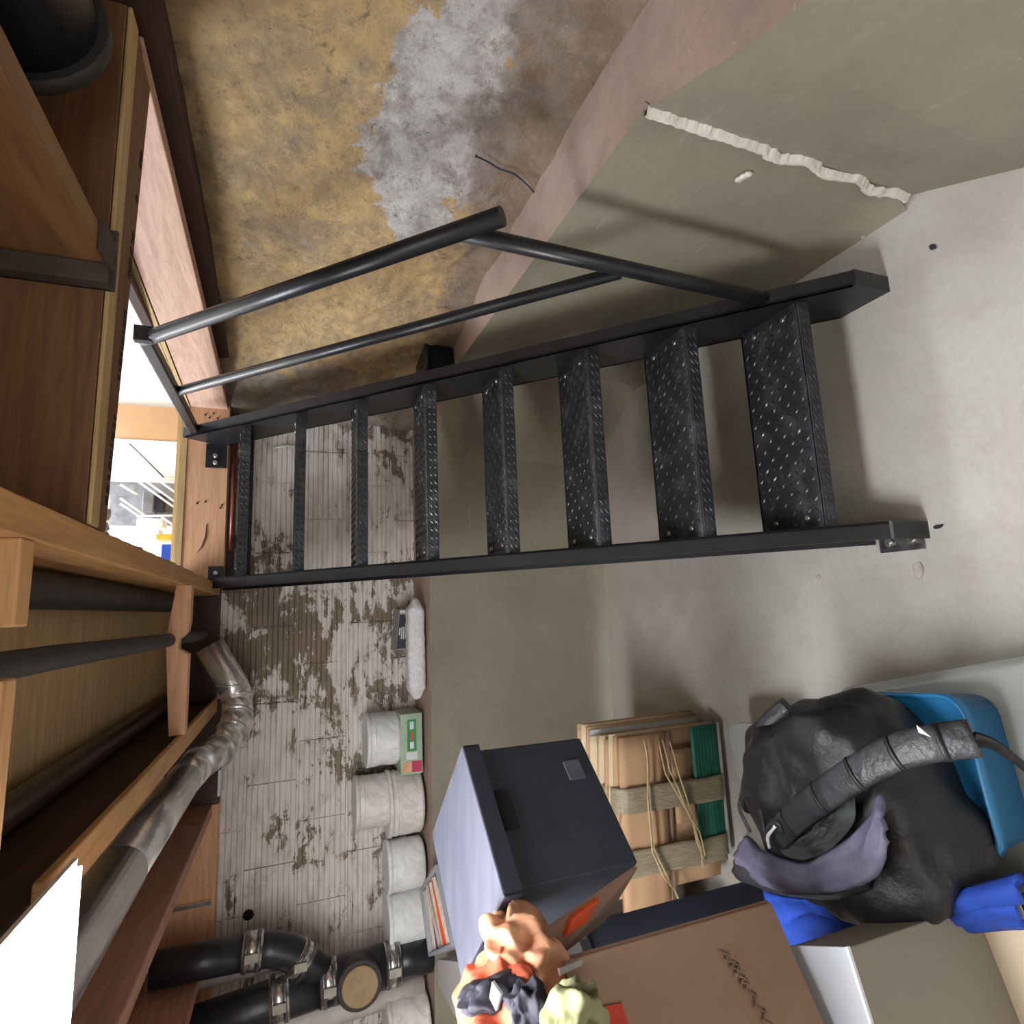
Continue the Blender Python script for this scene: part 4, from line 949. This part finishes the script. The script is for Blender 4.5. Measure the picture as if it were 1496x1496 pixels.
# ------------------------------------------------------------------ pale and taupe box, cream box below it
W0 = Vector((-.535,.742,0)); wd_ = (Vector((-.59,.863,0))-W0).normalized(); wl_ = (Vector((-.622,.717,0))-W0).normalized()
pb = thing('file_box', (-.68,.77,-1.10), 'grey box, its lit top painted pale blue-white, beside the large brown carton', 'box')
zt2 = -.803
def wbx(a0,a1,b0,b1,z0,z1,name,mat,par,bev=.002):
    f = lambda a,b,z: W0+wl_*a+wd_*b+Vector((0,0,z))
    return MB().hexa([f(a0,b0,z0),f(a1,b0,z0),f(a1,b1,z0),f(a0,b1,z0),f(a0,b0,z1),f(a1,b0,z1),f(a1,b1,z1),f(a0,b1,z1)]).build(name, mat, par, bev=bev)
wbx(0,.30,0,.128,-1.10,zt2-.004,'box_body','taupe',pb); wbx(-.001,.30,-.001,.129,zt2-.004,zt2,'lit_top_panel','palebox',pb,.001)  # top coloured paler than the sides to read as lit
wbx(-.0015,.30,-.0025,.003,zt2-.004,zt2+.001,'edge_highlight','whiteprint',pb,0)  # painted white highlight along the front top edge
cb2 = thing('cream_box', (-.7,.75,FL), 'cream cardboard box under the grey box with the pale top', 'box')
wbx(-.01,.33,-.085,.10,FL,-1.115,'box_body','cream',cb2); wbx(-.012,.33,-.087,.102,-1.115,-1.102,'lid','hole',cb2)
wbx(-.015,.32,-.08,.0,-1.1025,-1.099,'paper_sheet','cream',cb2,0)

# ------------------------------------------------------------------ small debris on the floor
for i, (px, py, mt, nm, lb, sz) in enumerate(((1342,832,'debris','plaster_chip','white crumbled chip on the floor beside the left foot bracket of the stair',(.022,.012,.004)),
        (1196,842,'debris','plaster_chip','tiny pale chip on the floor left of the staircase',(.008,.006,.003)),
        (1262,345,'debris','paper_scrap','small pale scrap on the floor at the base of the knee wall',(.006,.014,.003)),
        (1364,362,'navy','leaf_scrap','small dark scrap on the floor right of the staircase foot',(.005,.010,.003)),
        (1372,768,'navy','leaf_scrap','small dark scrap on the floor in front of the left stringer foot',(.004,.010,.003)))):
    p = onz(px, py, FL+.003); o = MB().blob(p, sz, rz(i*.8), .8, 14, .006, 60, i).build(nm, mt); tag(o, lb, 'debris')
# cobweb twig on the ochre wall
pts = [onx(x,y,1.19) for x,y in ((695,228),(712,236),(730,247),(752,255),(775,275),(795,300))]
tag(MB().tube(smoothpts(pts,4), [.005]+[.0025]*20, 6).build('root_twig', 'navy'), 'thin dark root hanging on the ochre wall above the ledge', 'root')

# ------------------------------------------------------------------ upstairs room seen through the opening
up = thing('wall_upper', (.8,4.2,.5), kind='structure')
MB().box(1.36,3.0,4.10,4.2,.3,2.7).build('white_panel', 'gwhite', up)
MB().box(1.13,1.36,4.06,4.2,.3,2.7).build('tan_panel', 'gtan', up)
MB().box(-1.2,1.13,4.12,4.2,.3,2.7).build('white_panel', 'gwhite', up)
MB().box(1.118,1.132,4.05,4.12,.5,2.7).build('corner_trim', 'gwhite', up)
struct(MB().box(-1.3,3.0,-2.0,4.3,2.7,2.8).build('ceiling_upper', 'gwhite'))
struct(MB().box(2.2,2.3,1.1,4.2,.5,2.7).build('wall_upper_right', 'gwhite'))
struct(MB().box(-1.3,3.0,2.85,4.3,.45,.50).build('floor_upper', 'ply'))
m = MB(); m.tube([ony(183,642,4.1), ony(240,698,4.1)], .006, 6); m.build('panel_seam', 'seam', up)
m = MB(); m.tube([ony(262,644,4.1), ony(280,665,4.1)], .012, 6); m.build('panel_seam', 'gtan', up)
MB().box(.60,.865,4.07,4.118,.5,1.3).build('dark_panel', 'greystuff', up)
ws = thing('wire_shelf', (.42,3.9,.5), 'white wire shelf rack seen upstairs through the stair opening', 'shelf')
def wtube(pts, r=.006): return MB().tube([ony(*p) for p in pts], r, 6)
m = MB(); m.box(.18,.72,3.78,3.80,.985,1.0); m.build('shelf_rail', 'wire', ws)
for a in ([(183,700,3.9),(275,700,3.9)], [(180,699,3.85),(275,699,3.85)], [(200,702,3.9),(270,752,3.9)], [(212,702,3.9),(275,747,3.9)], [(232,702,3.9),(278,735,3.9)],
          [(176,728,3.85),(212,753,3.85)], [(176,736,3.85),(208,757,3.85)], [(200,754,3.85),(275,753,3.85)], [(236,755,3.85),(272,780,3.85)], [(176,708,3.85),(200,722,3.85)]):
    wtube(a, .007).build('shelf_wire', 'wire', ws)
def upbox(px0, px1, py0, py1, Y, mat, name, label, cat='box', dy=.12):
    a = ony(px0, py0, Y); b_ = ony(px1, py1, Y); lo = Vector((min(a.x,b_.x), Y, min(a.z,b_.z))); hi = Vector((max(a.x,b_.x), Y+dy, max(a.z,b_.z)))
    return tag(MB().box(lo.x,hi.x,lo.y,hi.y,lo.z,hi.z).build(name, mat, bev=.004), label, cat)
upbox(209,223,718,748,3.92,'greystuff','bottle_carton','grey upright carton on the upstairs wire shelf')
upbox(224,236,720,744,3.95,'navy','dark_carton','dark navy carton beside the grey one on the upstairs shelf')
upbox(200,238,757,770,3.9,'whiteprint','plastic_tub','pale plastic tub below the upstairs wire shelf')
upbox(228,272,780,788,3.8,'yellow','level_tool','yellow tool lying low upstairs behind the opening', 'tool')
upbox(236,281,795,828,3.7,'bluecloth','blue_carton','blue box low upstairs at the corner of the opening')
upbox(190,232,772,779,3.75,'whiteprint','white_sheet','bright white sheet of paper low upstairs behind the opening','paper')

# ------------------------------------------------------------------ lift everything so that the floor is at z = 0
for o in C.objects:
    if o.parent is None and o.type in {'MESH','EMPTY'}: o.location.z += H
